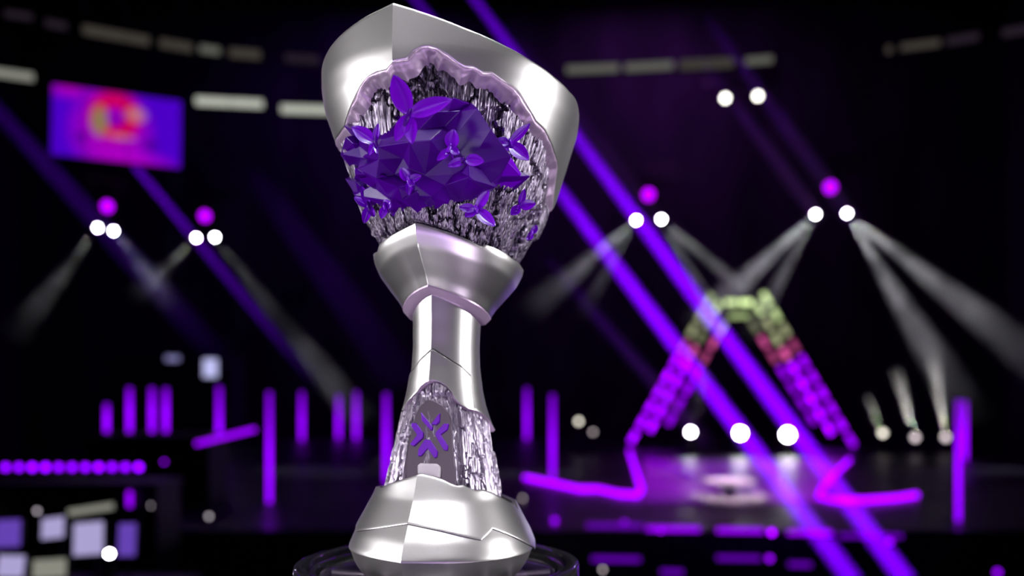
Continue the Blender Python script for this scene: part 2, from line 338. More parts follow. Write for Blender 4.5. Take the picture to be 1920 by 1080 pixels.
# --- butterflies
def wing(bm, c, tip, width, depth_c, depth_t, th=2.2):
    # leaf-shaped wing from c to tip (picture offsets in trophy units), rim slightly raised
    c = Vector(c); tip = Vector(tip); d = tip - c; Ln = d.length; d.normalize(); nrm = Vector((-d.y, d.x))
    NS_, NW = 14, 6; top = []; bot = []
    for i in range(NS_ + 1):
        t = i / NS_; wd = width * (math.sin(math.pi * min(1, t ** 0.85)) ** 0.75 if 0 < t < 1 else 0) + 0.6
        dep = depth_c + (depth_t - depth_c) * t
        rt, rb = [], []
        for j in range(NW + 1):
            s_ = j / NW * 2 - 1; p = c + d * (Ln * t) + nrm * (wd * s_); cup_ = 0.22 * wd * s_ * s_ + (1.2 if abs(s_) > 0.6 else 0)
            rt.append((p.x, dep + cup_, p.y)); rb.append((p.x, dep + cup_ - th, p.y))
        top.append(rt); bot.append(rb)
    return top, bot
def butterfly(px, py, wings, lift, body=None, bright=False, label=None, scale=1.0):
    a, h = solve(rockS, px, py); loc = rockS.local(a, h, 0); Yd = root_loc.y + loc[1] - (lift + 12) * P
    c0 = unproj(px, py, Yd); o = empty('butterfly', c0); o.parent = trophy
    k = P * Yd / YA
    mat = M['purplebright'] if bright else M['purple']
    for tx, ty, wd, dep in wings:
        bm = bmesh.new(); top, bot = wing(bm, (0, 0), (tx - px, py - ty), wd, 2, dep)
        def cv(g): return [[bm.verts.new((q[0] * k, -q[1] * k, q[2] * k)) for q in r_] for r_ in g]
        T, B_ = cv(top), cv(bot); n1, n2 = len(T), len(T[0])
        for i in range(n1 - 1):
            for j in range(n2 - 1):
                bm.faces.new((T[i][j], T[i + 1][j], T[i + 1][j + 1], T[i][j + 1])); bm.faces.new((B_[i][j], B_[i][j + 1], B_[i + 1][j + 1], B_[i + 1][j]))
        for i in range(n1 - 1):
            bm.faces.new((T[i][0], B_[i][0], B_[i + 1][0], T[i + 1][0])); bm.faces.new((T[i][-1], T[i + 1][-1], B_[i + 1][-1], B_[i][-1]))
        for j in range(n2 - 1):
            bm.faces.new((T[0][j], T[0][j + 1], B_[0][j + 1], B_[0][j])); bm.faces.new((T[-1][j], B_[-1][j], B_[-1][j + 1], T[-1][j + 1]))
        bmesh.ops.recalc_face_normals(bm, faces=bm.faces); bmobj('wing', bm, M['purplebright'], o, 40)
    bx, by, tx, ty, br = body or (px - 4, py - 8, px + 3, py + 12, 3)
    bm = bmesh.new(); ps = []
    for i in range(9):
        t = i / 8; ps.append(Vector(((bx + (tx - bx) * t - px) * k, -(5 + 2 * math.sin(math.pi * t)) * k, (py - by - (ty - by) * t) * k)))
    tube(bm, ps, 1, 10, radii=[k * br * (0.35 + 0.75 * math.sin(math.pi * (0.08 + 0.8 * i / 8)) ** 0.7) for i in range(9)])
    bo = bmobj('body', bm, mat, o, 60)
    # seat pin so the butterfly is fixed to the rock behind it
    bm = bmesh.new(); tube(bm, [(0, -4 * k, 0), (0, (lift + 14) * k, 0)], 2.2 * k, 8); bmobj('mounting_pin', bm, mat, o, 60)
    if label: o['label'] = label
    return o
butterfly(766, 216, [(739, 147, 19, 14), (848, 191, 16, 16), (744, 268, 12, 8), (775, 272, 13, 8)], 66, (771, 206, 758, 240, 4), label='large butterfly, biggest of the bowl')
butterfly(845, 280, [(851, 246, 13, 10), (820, 303, 7, 4), (862, 290, 7, 6)], 40, (846, 272, 838, 292, 3.5), True)
butterfly(955, 270, [(993, 236, 8, 12), (930, 264, 8, 4), (934, 286, 10, 4), (992, 303, 13, 12)], 28, (955, 262, 960, 276, 3), True)
butterfly(703, 268, [(660, 240, 13, 4), (711, 236, 6, 12), (713, 294, 5, 8), (694, 292, 6, 2)], 32, (702, 256, 708, 276, 3))
butterfly(872, 300, [(908, 305, 11, 10), (840, 314, 8, 4)], 34, (870, 294, 866, 308, 3))
butterfly(766, 340, [(752, 318, 9, 10), (790, 330, 7, 4), (768, 368, 5, 4), (778, 348, 6, 8)], 34, (764, 332, 770, 352, 3), True)
butterfly(893, 393, [(917, 360, 9, 14), (861, 390, 8, 4), (872, 408, 8, 4), (930, 426, 11, 12)], 26, (892, 386, 896, 400, 3), True)
butterfly(975, 388, [(983, 357, 6, 10), (1004, 384, 9, 12), (958, 404, 8, 4)], 20, (974, 382, 968, 398, 3), True)
butterfly(692, 388, [(679, 352, 7, 8), (664, 371, 7, 2), (684, 420, 8, 4), (704, 408, 6, 8)], 24, (690, 380, 694, 396, 3))
butterfly(722, 388, [(733, 380, 9, 10), (717, 412, 7, 8)], 28, (722, 380, 722, 394, 3), True)
butterfly(998, 438, [(1006, 424, 6, 8), (988, 452, 6, 6)], 10, (998, 430, 994, 446, 3), True)

# --- silver collar under the bowl
colS = Surf([(330, 150), (311, 151), (285, 152), (262, 148), (240, 137), (215, 116), (195, 98), (180, 88), (176, 86)], 0.10, 0.06)
colS.shift = curve([(-136, -8), (-106, -6), (-76, 2), (-46, 20), (-30, 28), (-16, 33), (0, 27), (20, 18), (44, 8), (74, -4), (104, -12), (160, -10)])
ctop_px = [(704, 482), (707, 474), (710, 462), (722, 450), (750, 433), (779, 419), (790, 421), (820, 430), (850, 440), (880, 451), (898, 461), (905, 463), (912, 460), (925, 464), (945, 474), (960, 486)]
ct = [solve(colS, *p) for p in ctop_px]
ct = mono(ct, 2.5)
ctop = curve([(-136, 268), (-110, 262)] + ct + [(104, 262), (130, 280), (180, 275)])
colr = shell('collar', colS, lambda p_: 180 + colS.shift(p_), ctop, M['silver'], rows=26, thick=6, n=140)
def tuck(o, s, cond, gap, offr=0):      # keep rock inside the metal sleeve where the sleeve covers it
    n_ = len(o.data.vertices); c_ = np.empty(n_ * 3); o.data.vertices.foreach_get('co', c_); c_ = c_.reshape(-1, 3)
    x, d, h = c_[:, 0] / P, -c_[:, 1] / P, c_[:, 2] / P + BASE_H; r_ = np.hypot(x, d); a = np.degrees(np.arctan2(x, d))
    lim = s.rad(a, h) - gap; f = np.where(cond(a, h) & (r_ > lim), lim / r_, 1.0); c_[:, 0] *= f; c_[:, 1] *= f
    o.data.vertices.foreach_set('co', c_.ravel()); o.data.update()
tuck(rk, colS, lambda a, h: h < ctop(a) + 5, 8)
# underside disc of the collar
ph = phis(120); G = []
for e, hh_ in [(0, 181), (0, 177), (-4, 173), (-10, 167), (-14, 165), (-50, 170)]: G.append(colS.local(ph, 180.0 + colS.shift(ph), e) + np.array([0, 0, (hh_ - 180) * P]))
V = np.concatenate(G); m_ = len(ph); F = [(r_ * m_ + c_, r_ * m_ + (c_ + 1) % m_, (r_ + 1) * m_ + (c_ + 1) % m_, (r_ + 1) * m_ + c_) for r_ in range(5) for c_ in range(m_)]
mesh('collar_underside', V, F, M['torn'], trophy, 40)

# --- neck
neckS = Surf([(240, 72), (200, 71), (185, 70), (150, 68), (110, 67), (70, 69), (30, 75), (0, 82), (-25, 91), (-50, 102)], 0.08, 0.10)
nb_px = [(757, 768), (762, 758), (772, 745), (783, 733), (792, 721), (800, 715), (812, 712), (824, 714), (836, 722), (846, 732), (853, 746), (862, 757), (876, 764), (892, 769), (905, 776), (917, 788), (925, 798)]
nb = [solve(neckS, *p) for p in nb_px]; nb = mono(nb, 3.0)
nbot = curve([(-136, -30), (-105, -8)] + nb + [(104, -44), (130, -20), (180, 0)])
shell('neck', neckS, nbot, lambda p_: 182 + colS.shift(p_), M['silver'], rows=40, thick=5, n=120)
# chevron plate on the neck front
def plate_edge(s, pxs): 
    return mono([solve(s, *p) for p in pxs], 2.0)
pe = plate_edge(neckS, [(769, 704), (778, 692), (790, 676), (802, 664), (812, 656), (830, 667), (850, 680), (866, 691), (880, 705)])
pa = [q[0] for q in pe]; phn = np.unique(np.concatenate([np.linspace(pa[0], pa[-1], 60), [TH1]]))
plate_top = lambda p_: np.interp(p_, pa, [q[1] for q in pe])
shell('neck_plate', neckS, lambda p_: nbot(p_) - 1, plate_top, M['silver'], rows=24, thick=3.0, offset=2.4, ph=phn, closed=False)
def groove(s, pl, off=0.3, r_=1.0):
    bm = bmesh.new(); tube(bm, [Vector(s.local(a, h, off)) for a, h in pl], r_ * P, 8); return bmobj('groove', bm, M['black'], trophy, 60)
gr_ = [(a, float(plate_top(a)) + 2.2) for a in phn]
groove(neckS, gr_, 0.5, 1.2)
groove(neckS, [(pa[-1] + 2.0, h) for h in np.linspace(gr_[-1][1], float(nbot(pa[-1])), 14)], 0.2, 1.0); groove(neckS, [(pa[0] - 2.0, h) for h in np.linspace(gr_[0][1], float(nbot(pa[0])), 14)], 0.2, 1.0)
# torn lip under the neck
phq = phis(140); phq = np.sort(phq); lo_ = nbot(phq); G = []
for i in range(7):
    t = i / 6; G.append(neckS.local(phq, lo_ - 1 - 4 * math.sin(t * math.pi) * (0.6 + 0.8 * vnoise(phq / 6, phq * 0, 11)), 1 - 17 * t))
V = np.concatenate(G); m_ = len(phq); F = [(r_ * m_ + c_, r_ * m_ + (c_ + 1) % m_, (r_ + 1) * m_ + (c_ + 1) % m_, (r_ + 1) * m_ + c_) for r_ in range(6) for c_ in range(m_)]
mesh('neck_lip', V, F, M['torn'], trophy, 60)

# --- stem rock
stemS = Surf([(80, 58), (50, 62), (0, 77), (-40, 88), (-90, 99), (-140, 109), (-180, 116), (-215, 122)], 0.06, 0.04)
srk = rock('stem_rock', stemS, -212, 60, M['stemrock'], amp=5, cell=(26, 80), dens=0.6, rows=150, strip=0.9, seed=21, carve=(-37, 29, 24)); tag(srk, "silvery lilac glassy rock stem"); tuck(srk, neckS, lambda a, h: h > nbot(a) - 4, 7)
# badge plate
def px4(x, y): return 520 + x / 2.8417, 700 + y / 2.8417
def slab(pxs, s, e_top, thick, name, mat, parent=trophy, fillets=0.0006, flat=True):
    V3 = []
    for x, y in pxs:
        a, h = solve(s, x, y); V3.append(Vector(s.local(a, h, e_top)))
    c = sum(V3, Vector()) / len(V3); nrm = Vector((c.x, c.y, 0)).normalized(); n_ = len(V3)
    if flat:      # lay all points on the common plane through the centre
        nb_ = Vector((-0.10, -0.99, 0.22)).normalized()
        out = []
        for (x, y), v in zip(pxs, V3):
            # intersection of the sight line with the plate's plane
            p0 = unproj(x, y, 0.6); p1 = unproj(x, y, 1.2); t = (c - p0).dot(nb_) / (p1 - p0).dot(nb_); out.append(p0 + (p1 - p0) * t)
        V3 = out; nrm = nb_
    B = [v - nrm * thick * P for v in V3]
    bm = bmesh.new(); a_ = [bm.verts.new(v) for v in V3]; b_ = [bm.verts.new(v) for v in B]
    bm.faces.new(a_); bm.faces.new(b_[::-1])
    for i in range(n_): bm.faces.new((a_[i], b_[i], b_[(i + 1) % n_], a_[(i + 1) % n_]))
    bmesh.ops.recalc_face_normals(bm, faces=bm.faces); o = bmobj(name, bm, mat, parent)
    bv = o.modifiers.new('bevel', 'BEVEL'); bv.width = fillets; bv.segments = 3; bv.limit_method = 'ANGLE'; bv.angle_limit = R(40)
    return o, c, nrm
bp, bc, bn = slab([px4(*q) for q in [(800, 140), (835, 146), (882, 172), (912, 210), (928, 262), (936, 420), (958, 650), (690, 650), (686, 480), (700, 360), (722, 290), (735, 230), (762, 172)]], stemS, 5, 18, 'badge_plate', M['badge'])
tag(bp, 'dark polished badge plate on the stem')
emb = [[(765, 206), (829, 285), (827, 303), (814, 301), (769, 250)], [(866, 210), (863, 258), (846, 274), (819, 272), (833, 250)],
       [(714, 264), (741, 264), (779, 316), (776, 343), (727, 388), (705, 379), (744, 326), (712, 281)],
       [(888, 267), (913, 268), (906, 299), (869, 326), (908, 384), (905, 411), (885, 408), (840, 327), (845, 310)],
       [(785, 351), (816, 354), (853, 414), (850, 445), (835, 450), (802, 400), (766, 440), (748, 440), (750, 405)]]
for e_ in emb:
    V3 = []
    for q in e_:
        x, y = px4(*q); p0 = unproj(x, y, 0.6); p1 = unproj(x, y, 1.2); cc = bc + bn * 0.003; t = (cc - p0).dot(bn) / (p1 - p0).dot(bn); V3.append(p0 + (p1 - p0) * t)
    bm = bmesh.new(); a_ = [bm.verts.new(v) for v in V3]; b_ = [bm.verts.new(v - bn * 0.005) for v in V3]; n_ = len(V3)
    bm.faces.new(a_); bm.faces.new(b_[::-1])
    for i in range(n_): bm.faces.new((a_[i], b_[i], b_[(i + 1) % n_], a_[(i + 1) % n_]))
    bmesh.ops.recalc_face_normals(bm, faces=bm.faces); o = bmobj('emblem_bar', bm, M['emblem'], bp)
    bv = o.modifiers.new('bevel', 'BEVEL'); bv.width = 0.0007; bv.segments = 2; bv.limit_method = 'ANGLE'; bv.angle_limit = R(30)
M['frost'] = pmat('frosted_acrylic', (0.9, 0.85, 0.95), 0.25, 0, Transmission_Weight=0.5)
slab([(782, 872), (788, 868), (820, 869), (825, 874), (824, 897), (783, 897)], stemS, 10, 20, 'clear_knob', M['frost'], fillets=0.002)
# --- base dome
domeS = Surf([(-90, 104), (-105, 110), (-120, 116), (-150, 127), (-165, 133), (-195, 150), (-230, 170), (-258, 182), (-266, 183)], 0.04, 0.06)
dt_px = [(716, 917), (735, 908), (765, 899), (791, 890), (815, 896), (832, 902), (845, 909), (856, 913), (868, 912), (880, 918), (892, 922), (903, 920), (920, 925), (940, 935), (957, 945), (970, 957)]
dt = plate_edge(domeS, dt_px)
dtop = curve([(-136, -160), (-105, -158)] + dt + [(104, -180), (140, -165), (180, -155)])
shell('base_dome', domeS, lambda p_: -262 + 0 * p_, dtop, M['silver'], rows=30, thick=6, n=140)
cut = [solve(domeS, *p) for p in [(668, 978), (671, 995), (720, 988), (766, 981), (830, 995), (900, 1011), (922, 990), (950, 1000), (985, 1018), (1003, 1029)]]
xs = [c_[0] for c_ in cut]
for i in range(1, len(xs)):
    if xs[i] <= xs[i - 1]: xs[i] = xs[i - 1] + 0.8
ccur = curve([(-136, -245), (-110, -240), (xs[0] - 1.5, -222)] + [(x, c_[1]) for x, c_ in zip(xs, cut)] + [(112, -245), (180, -238)])
phc = np.sort(np.unique(np.concatenate([phis(140), np.array(xs)])))
def dtop2(p_): return dtop(p_) + 1
shell('base_upper_plate', domeS, ccur, dtop2, M['silver'], rows=24, thick=4, offset=3.2, ph=phc)
groove(domeS, [(a, float(ccur(a)) - 1.2) for a in phc if xs[1] <= a <= xs[-1]], 0.4, 1.1)
bandS = Surf([(-258, 182), (-262, 181), (-270, 178), (-285, 172), (-300, 163), (-308, 155), (-310, 153)], 0.04, 0.06)
ph = phis(140); G = [bandS.local(ph, np.full_like(ph, float(h_)), e) for h_, e in [(-258, -3), (-261, 0), (-266, 0), (-275, 0), (-285, 0), (-295, 0), (-303, 0), (-309, 0), (-310, -3), (-310, -80)]]
V = np.concatenate(G); m_ = len(ph); F = [(r_ * m_ + c_, r_ * m_ + (c_ + 1) % m_, (r_ + 1) * m_ + (c_ + 1) % m_, (r_ + 1) * m_ + c_) for r_ in range(len(G) - 1) for c_ in range(m_)]
mesh('base_band', V, F, M['silver'], trophy, 28)

# ------------------------------------------------------------------ clear round display stand
sz = root_loc.z
stand = empty('display_stand', (root_loc.x - 3 * P, YA, sz)); tag(stand, 'clear acrylic round display stand with raised rim under the trophy', 'display stand')
bm = bmesh.new(); RO = 264 * P; zt = 20 * P
lathe(bm, [(RO, -0.10), (RO, zt - 0.004), (RO - 0.001, zt - 0.001), (RO - 0.004, zt), (RO - 0.012, zt), (RO - 0.015, zt - 0.002), (RO - 0.016, zt - 0.006), (RO - 0.016, -0.10)], 128, close=True)
bmobj('outer_wall', bm, M['glass'], stand, 35)
bm = bmesh.new(); R2 = 238 * P
lathe(bm, [(R2, -0.06), (R2, zt - 0.010), (R2 - 0.002, zt - 0.007), (R2 - 0.008, zt - 0.007), (R2 - 0.010, zt - 0.010), (R2 - 0.010, -0.06)], 128, close=True)
bmobj('inner_ring', bm, M['glass'], stand, 35)
bm = bmesh.new(); lathe(bm, [(0, -0.0002), (R2 - 0.012, -0.0002), (R2 - 0.012, -0.012), (0, -0.012)], 96); bmobj('glass_plate', bm, M['glass'], stand, 35)
for k in range(12):  # bars put in for the pinkish radial reflections inside the stand
    a = R(15 + 30 * k); d = Vector((math.cos(a), math.sin(a), 0)); bm = bmesh.new()
    tube(bm, [d * 0.085 + Vector((0, 0, -0.018)), d * (R2 - 0.012) + Vector((0, 0, -0.018))], 0.0035, 10); bmobj('reflection_bar', bm, M['chrome'], stand, 40)
bm = bmesh.new(); lathe(bm, [(0, -0.02), (0.085, -0.02), (0.09, -0.025), (0.09, -0.10), (0, -0.10)], 64); bmobj('hub', bm, M['dark'], stand, 35)
bm = bmesh.new(); lathe(bm, [(0, -0.10), (RO, -0.10), (RO + 0.004, -0.104), (RO + 0.004, -0.13), (0, -0.13)], 96); bmobj('base_plate', bm, M['dark'], stand, 35)
bm = bmesh.new(); box(bm, (0, 0, -0.13 - (sz - 0.13) / 2), (0.4, 0.4, sz - 0.13), bevel=0.01)
ped = bmobj('pedestal', bm, M['black']); ped.location = stand.location; tag(ped, 'black pedestal below the clear display stand', 'pedestal')
# ------------------------------------------------------------------ ARENA
M['lens_white'] = emit('lens_white', (1.0, 0.99, 1.0), 55)
M['lens_hot'] = emit('lens_hot', (1.0, 0.98, 1.0), 60)
M['lens_warm'] = emit('lens_warm', (1.0, 0.93, 0.80), 3.5); M['lens_high'] = emit('lens_high', (1.0, 0.95, 0.86), 9)
M['lens_dim'] = emit('lens_dim', (0.9, 0.75, 0.8), 2.2); M['lens_faint'] = emit('lens_faint', (0.8, 0.7, 0.8), 2.0)
M['lens_magenta'] = emit('lens_magenta', (0.42, 0.0, 0.85), 2.6)
M['led_violet'] = emit('led_violet', (0.20, 0.0, 0.66), 4.4)
M['led_violet_dim'] = emit('led_violet_dim', (0.17, 0.0, 0.52), 3.0)
M['strip_violet'] = emit('strip_violet', (0.33, 0.0, 1.0), 3.0)
M['strip_low'] = emit('strip_low', (0.20, 0.0, 0.60), 1.1)

def beam_mat(name, col, dens, length, stops, noise=0.0, nscale=1.0):
    m = bpy.data.materials.new(name); m.use_nodes = True; nt = m.node_tree; nt.nodes.clear()
    o = nt.nodes.new('ShaderNodeOutputMaterial'); v = nt.nodes.new('ShaderNodeVolumeScatter'); v.inputs['Color'].default_value = (*col, 1)
    tc = nt.nodes.new('ShaderNodeTexCoord'); sx = nt.nodes.new('ShaderNodeSeparateXYZ'); dv = nt.nodes.new('ShaderNodeMath'); dv.operation = 'DIVIDE'; dv.inputs[1].default_value = length
    nt.links.new(tc.outputs['Object'], sx.inputs[0]); nt.links.new(sx.outputs['Z'], dv.inputs[0])
    r = ramp(nt, dv.outputs[0], [(p, (c, c, c)) for p, c in stops]); mu = nt.nodes.new('ShaderNodeMath'); mu.operation = 'MULTIPLY'; mu.inputs[1].default_value = dens
    nt.links.new(r.outputs[0], mu.inputs[0]); src = mu.outputs[0]
    if noise:
        n = nt.nodes.new('ShaderNodeTexNoise'); n.inputs['Scale'].default_value = nscale; n.inputs['Detail'].default_value = 2; nt.links.new(tc.outputs['Object'], n.inputs['Vector'])
        r2 = ramp(nt, n.outputs[0], [(0.36, (1 - noise,) * 3), (0.62, (1,) * 3)]); m2 = nt.nodes.new('ShaderNodeMath'); m2.operation = 'MULTIPLY'
        nt.links.new(src, m2.inputs[0]); nt.links.new(r2.outputs[0], m2.inputs[1]); src = m2.outputs[0]
    nt.links.new(src, v.inputs['Density']); nt.links.new(v.outputs[0], o.inputs['Volume']); return m
def beam(parent, A, B, ang, power, lcol, dens, stops, start=0.0, noise=0, nscale=1, blend=0.6):
    """a spot lamp at A shining to B and the haze it lights: the haze cone runs from `start` to B"""
    A, B = Vector(A), Vector(B); D = B - A; Ln = D.length; q = D.to_track_quat('Z', 'Y')
    l = bpy.data.lights.new('spot', 'SPOT'); l.energy = power; l.color = lcol; l.spot_size = R(ang); l.spot_blend = blend; l.shadow_soft_size = 0.02
    lo = bpy.data.objects.new('lamp_light', l); COL.objects.link(lo); lo.parent = parent; lo.location = A + D.normalized() * 0.22 - parent.location; lo.rotation_euler = D.to_track_quat('-Z', 'Y').to_euler()
    t = math.tan(R(ang / 2)); s0 = max(start, 0.12); bm = bmesh.new(); n = 24
    ra, rb = s0 * t * 1.02 + 0.01, Ln * t * 1.02 + 0.01
    a = [bm.verts.new((ra * math.cos(2 * math.pi * k / n), ra * math.sin(2 * math.pi * k / n), s0)) for k in range(n)]
    b_ = [bm.verts.new((rb * math.cos(2 * math.pi * k / n), rb * math.sin(2 * math.pi * k / n), Ln)) for k in range(n)]
    for k in range(n): bm.faces.new((a[k], a[(k + 1) % n], b_[(k + 1) % n], b_[k]))
    bm.faces.new(a[::-1]); bm.faces.new(b_)
    o = bmobj('light_beam', bm, beam_mat('haze_beam', (1, 1, 1), dens, Ln, stops, noise, nscale), parent)
    o.location = A - parent.location; o.rotation_euler = q.to_euler(); return o
def moving_head(loc, aim, lens, label, group, r=0.07, name='moving_head_light', floor=False):
    o = empty(name, loc); tag(o, label, 'stage light', group)
    d = (Vector(aim) - Vector(loc)).normalized(); q = d.to_track_quat('Z', 'Y').to_matrix().to_4x4(); sg = -1 if floor else 1
    bm = bmesh.new(); lathe(bm, [(0, -0.30), (r * 1.1, -0.29), (r * 1.35, -0.22), (r * 1.5, -0.04), (r * 1.5, 0.0), (r * 1.2, 0.005), (r * 1.1, -0.01), (0, -0.01)], 24); bm.transform(q); bmobj('head', bm, M['dark'], o, 35)
    bm = bmesh.new(); lathe(bm, [(r, -0.008), (r, 0.004), (r * 0.8, 0.012), (r * 0.4, 0.018), (0, 0.02)], 24); bm.transform(q); bmobj('lens', bm, lens, o, 60)
    bm = bmesh.new(); w_ = r * 1.5 + 0.03
    for s_ in (-1, 1): box(bm, (s_ * w_, 0, sg * 0.12), (0.03, 0.08, 0.34), bevel=0.006)
    box(bm, (0, 0, sg * 0.30), (2 * w_ + 0.03, 0.1, 0.03), bevel=0.006); bmobj('yoke', bm, M['dark'], o)
    bm = bmesh.new(); box(bm, (0, 0, sg * 0.36), (0.26, 0.22, 0.10), bevel=0.01); bmobj('base', bm, M['black'], o); return o
def tubelight(name, A, B, r, mat, label, cat, group, back=True):
    A, B = Vector(A), Vector(B); o = empty(name, A); tag(o, label, cat, group)
    bm = bmesh.new(); tube(bm, [(0, 0, 0), B - A], r, 10); bmobj('light_tube', bm, mat, o, 40)
    d = (B - A).normalized(); bm = bmesh.new(); off = Vector((0, r * 1.9, 0)); tube(bm, [off - d * r, B - A + off + d * r], r * 0.9, 8); bmobj('housing', bm, M['black'], o, 40)
    return o
VIO = (0.19, 0.0, 1.0)
# --- hanging pods of moving heads: magenta one above two white ones
G_POD = 'white moving heads hung in pairs across the arena'
def wl(px, py, zw): Y = (zw - CZ) * FPX / (HY - py); return W(px, py, Y)
lamps = {}
for px, py, lb in [(183, 427, 'leftmost white stage light, left of the pair below the first magenta light'), (213, 433, 'white stage light, right of the leftmost pair'),
                   (368, 446, 'white stage light, left of the second pair, nearest left of the trophy side'), (403, 445, 'smaller white stage light, right of the second pair'),
                   (1193, 413, 'white stage light right of the trophy with a beam fanning down left'), (1240, 411, 'white stage light right of the trophy with a beam fanning down right'),
                   (1529, 402, 'white stage light of the far right pair with beam fanning down left'), (1588, 400, 'rightmost white stage light fanning beams down right')]:
    p = wl(px, py, 7.9); lamps[px] = moving_head(p, p + Vector((0, -1, -0.30)), M['lens_white'], lb, G_POD, 0.055)
for px, py, lb in [(201, 387, 'leftmost magenta stage light above the first white pair'), (384, 405, 'magenta stage light above the second white pair'),
                   (1216, 365, 'magenta stage light just right of the trophy above a white pair'), (1557, 351, 'rightmost magenta stage light above a white pair')]:
    p = W(px, py, {201: 22.1, 384: 23.4, 1216: 21.2, 1557: 20.5}[px]); moving_head(p, p + Vector((0, -1, -0.25)), M['lens_magenta'], lb, 'magenta moving heads above the white pairs', 0.15)
for px, py, lb in [(1360, 184, 'dimmer upper stage light, left of the high pair on the right'), (1421, 180, 'upper stage light, right of the high pair on the right')]:
    p = W(px, py, 24); moving_head(p, p + Vector((0, -1, -0.35)), M['lens_high'], lb, 'high pair of stage lights', 0.10)
# trusses that carry them
def truss(A, B, label, sz_=0.3):
    A, B = Vector(A), Vector(B); D = B - A; n = max(2, int(D.length / 0.5)); d = D.normalized(); sd = d.cross(Vector((0, 0, 1))).normalized(); up = sd.cross(d)
    o = empty('truss', A); tag(o, label, 'truss'); C4 = [sd * a * sz_ / 2 + up * b_ * sz_ / 2 for a, b_ in ((-1, -1), (1, -1), (1, 1), (-1, 1))]
    for c in C4: bm = bmesh.new(); tube(bm, [c, c + D], 0.025, 8); bmobj('chord', bm, M['dark'], o)
    bm = bmesh.new()
    for i in range(n):
        for k in range(4): tube(bm, [C4[k] + D * (i / n), C4[(k + 1) % 4] + D * ((i + 1) / n)], 0.012, 6)
    bmobj('lacing', bm, M['dark'], o)
    bm = bmesh.new()
    for t in (0.08, 0.92): tube(bm, [D * t + up * sz_ / 2, Vector((D.x * t, D.y * t, 23.98 - A.z))], 0.008, 6)
    bmobj('hoist_cable', bm, M['dark'], o); return o
for a, b_, lb in [((183, 427), (213, 433), 'dark truss carrying the leftmost cluster of stage lights'), ((368, 446), (403, 445), 'dark truss carrying the second cluster of stage lights'), ((1193, 413), (1240, 411), 'dark truss carrying the cluster just right of the trophy'), ((1529, 402), (1588, 400), 'dark truss carrying the far right cluster of stage lights')]:
    p, q_ = wl(*a, 7.9), wl(*b_, 7.9); d = (q_ - p).normalized() * 0.6; mz = {183: 387, 368: 405, 1193: 365, 1529: 351}[a[0]]; Yt = (p.y + q_.y) / 2; zt = CZ + (HY - mz) / FPX * Yt + 0.58; p.y = q_.y = Yt; p.z = q_.z = zt; truss(p - d, q_ + d, lb)
    for k_ in (a[0], b_[0] if b_[0] in lamps else b_[0]):
        lz = lamps[k_]; bm = bmesh.new(); box(bm, (0, Yt - lz.location.y, zt - 0.17 - lz.location.z), (0.12, 0.40, 0.05), bevel=0.008); tube(bm, [(0, 0, 0.38), (0, 0, zt - 0.17 - lz.location.z)], 0.025, 8); bmobj('hanging_clamp', bm, M['dark'], lz)
p, q_ = W(1360, 184, 24), W(1421, 180, 24); truss(p + Vector((-0.7, 0, 0.6)), q_ + Vector((0.7, 0, 0.6)), 'dark truss carrying the high pair of lights')
# white haze beams of the hanging lights
WH = (0.92, 0.92, 1.0)
def wb(lamp, px, py, tx, ty, ang, power, dens=0.10, noise=0.55, fwd=-1.5, nscale=0.9, stops=((0, 1), (0.55, 0.8), (1, 0))):
    A = lamps[lamp].location; B = W(tx, ty, A.y + fwd); beam(lamps[lamp], A, B, ang, power, WH, dens, stops, 0.15, noise, nscale)
wb(1193, 0, 0, 985, 590, 13, 2880)
wb(1193, 0, 0, 1085, 600, 9, 1344)
wb(1240, 0, 0, 1450, 590, 9, 4335)
wb(1240, 0, 0, 1360, 620, 8, 3060)
wb(1529, 0, 0, 1290, 620, 12, 5865)
wb(1529, 0, 0, 1400, 640, 9, 3315)
wb(1588, 0, 0, 2000, 720, 12, 6840, noise=0.7)
wb(1588, 0, 0, 1830, 800, 12, 6480, noise=0.75)
wb(183, 0, 0, 20, 640, 14, 1440, noise=1.0, nscale=1.3)
wb(213, 0, 0, 330, 580, 14, 1440, noise=1.0, nscale=1.2)
wb(368, 0, 0, 250, 560, 16, 1600, noise=1.0, nscale=1.2)
wb(403, 0, 0, 540, 620, 10, 1050, noise=0.9, nscale=1.2)
wb(403, 0, 0, 690, 800, 9, 5200, noise=0.9, nscale=0.8, stops=((0, 0), (0.5, 0.1), (0.75, 1), (1, 0)))
# --- long violet streaks built as haze shafts, with unseen lamps added to light them
def shaft(p0, p1, Y, up, power, label, stops, ang=1.15, dens=0.6, down=0, start=None):
    P0, P1 = W(*p0, Y), W(*p1, Y); d = (P1 - P0).normalized(); A = P0 - d * up; B = P1 + d * down
    o = moving_head(A, B, M['lens_magenta'], label, 'violet beams slanting across the arena', 0.08, 'added_beam_lamp')
    Ln = (B - A).length; s0 = up if start is None else start
    st = [((s0 + (Ln - s0) * t) / Ln, v) for t, v in stops]
    beam(o, A, B, ang, power, VIO, dens, st, s0 * 0.98, blend=0.35); return o
shaft((891, 0), (1700, 1090), 8.0, 5, 1900000, 'bright violet beam, rightmost of the two crossing the stage arch', [(0, 0.07), (0.25, 0.19), (0.6, 0.70), (0.78, 1), (1, 0.9)], ang=1.0, dens=0.15)
shaft((780, 0), (1600, 1090), 8.3, 5, 1900000, 'bright violet beam, left of the two crossing the stage arch', [(0, 0.04), (0.32, 0.22), (0.6, 0.70), (0.78, 1), (1, 0.8)], ang=1.0, dens=0.15)
shaft((225, 278), (600, 728), 31, 12, 800000, 'violet beam slanting down from behind the hanging screen', [(0, 0.8), (0.3, 1), (0.7, 0.7), (1, 0)], dens=0.08)
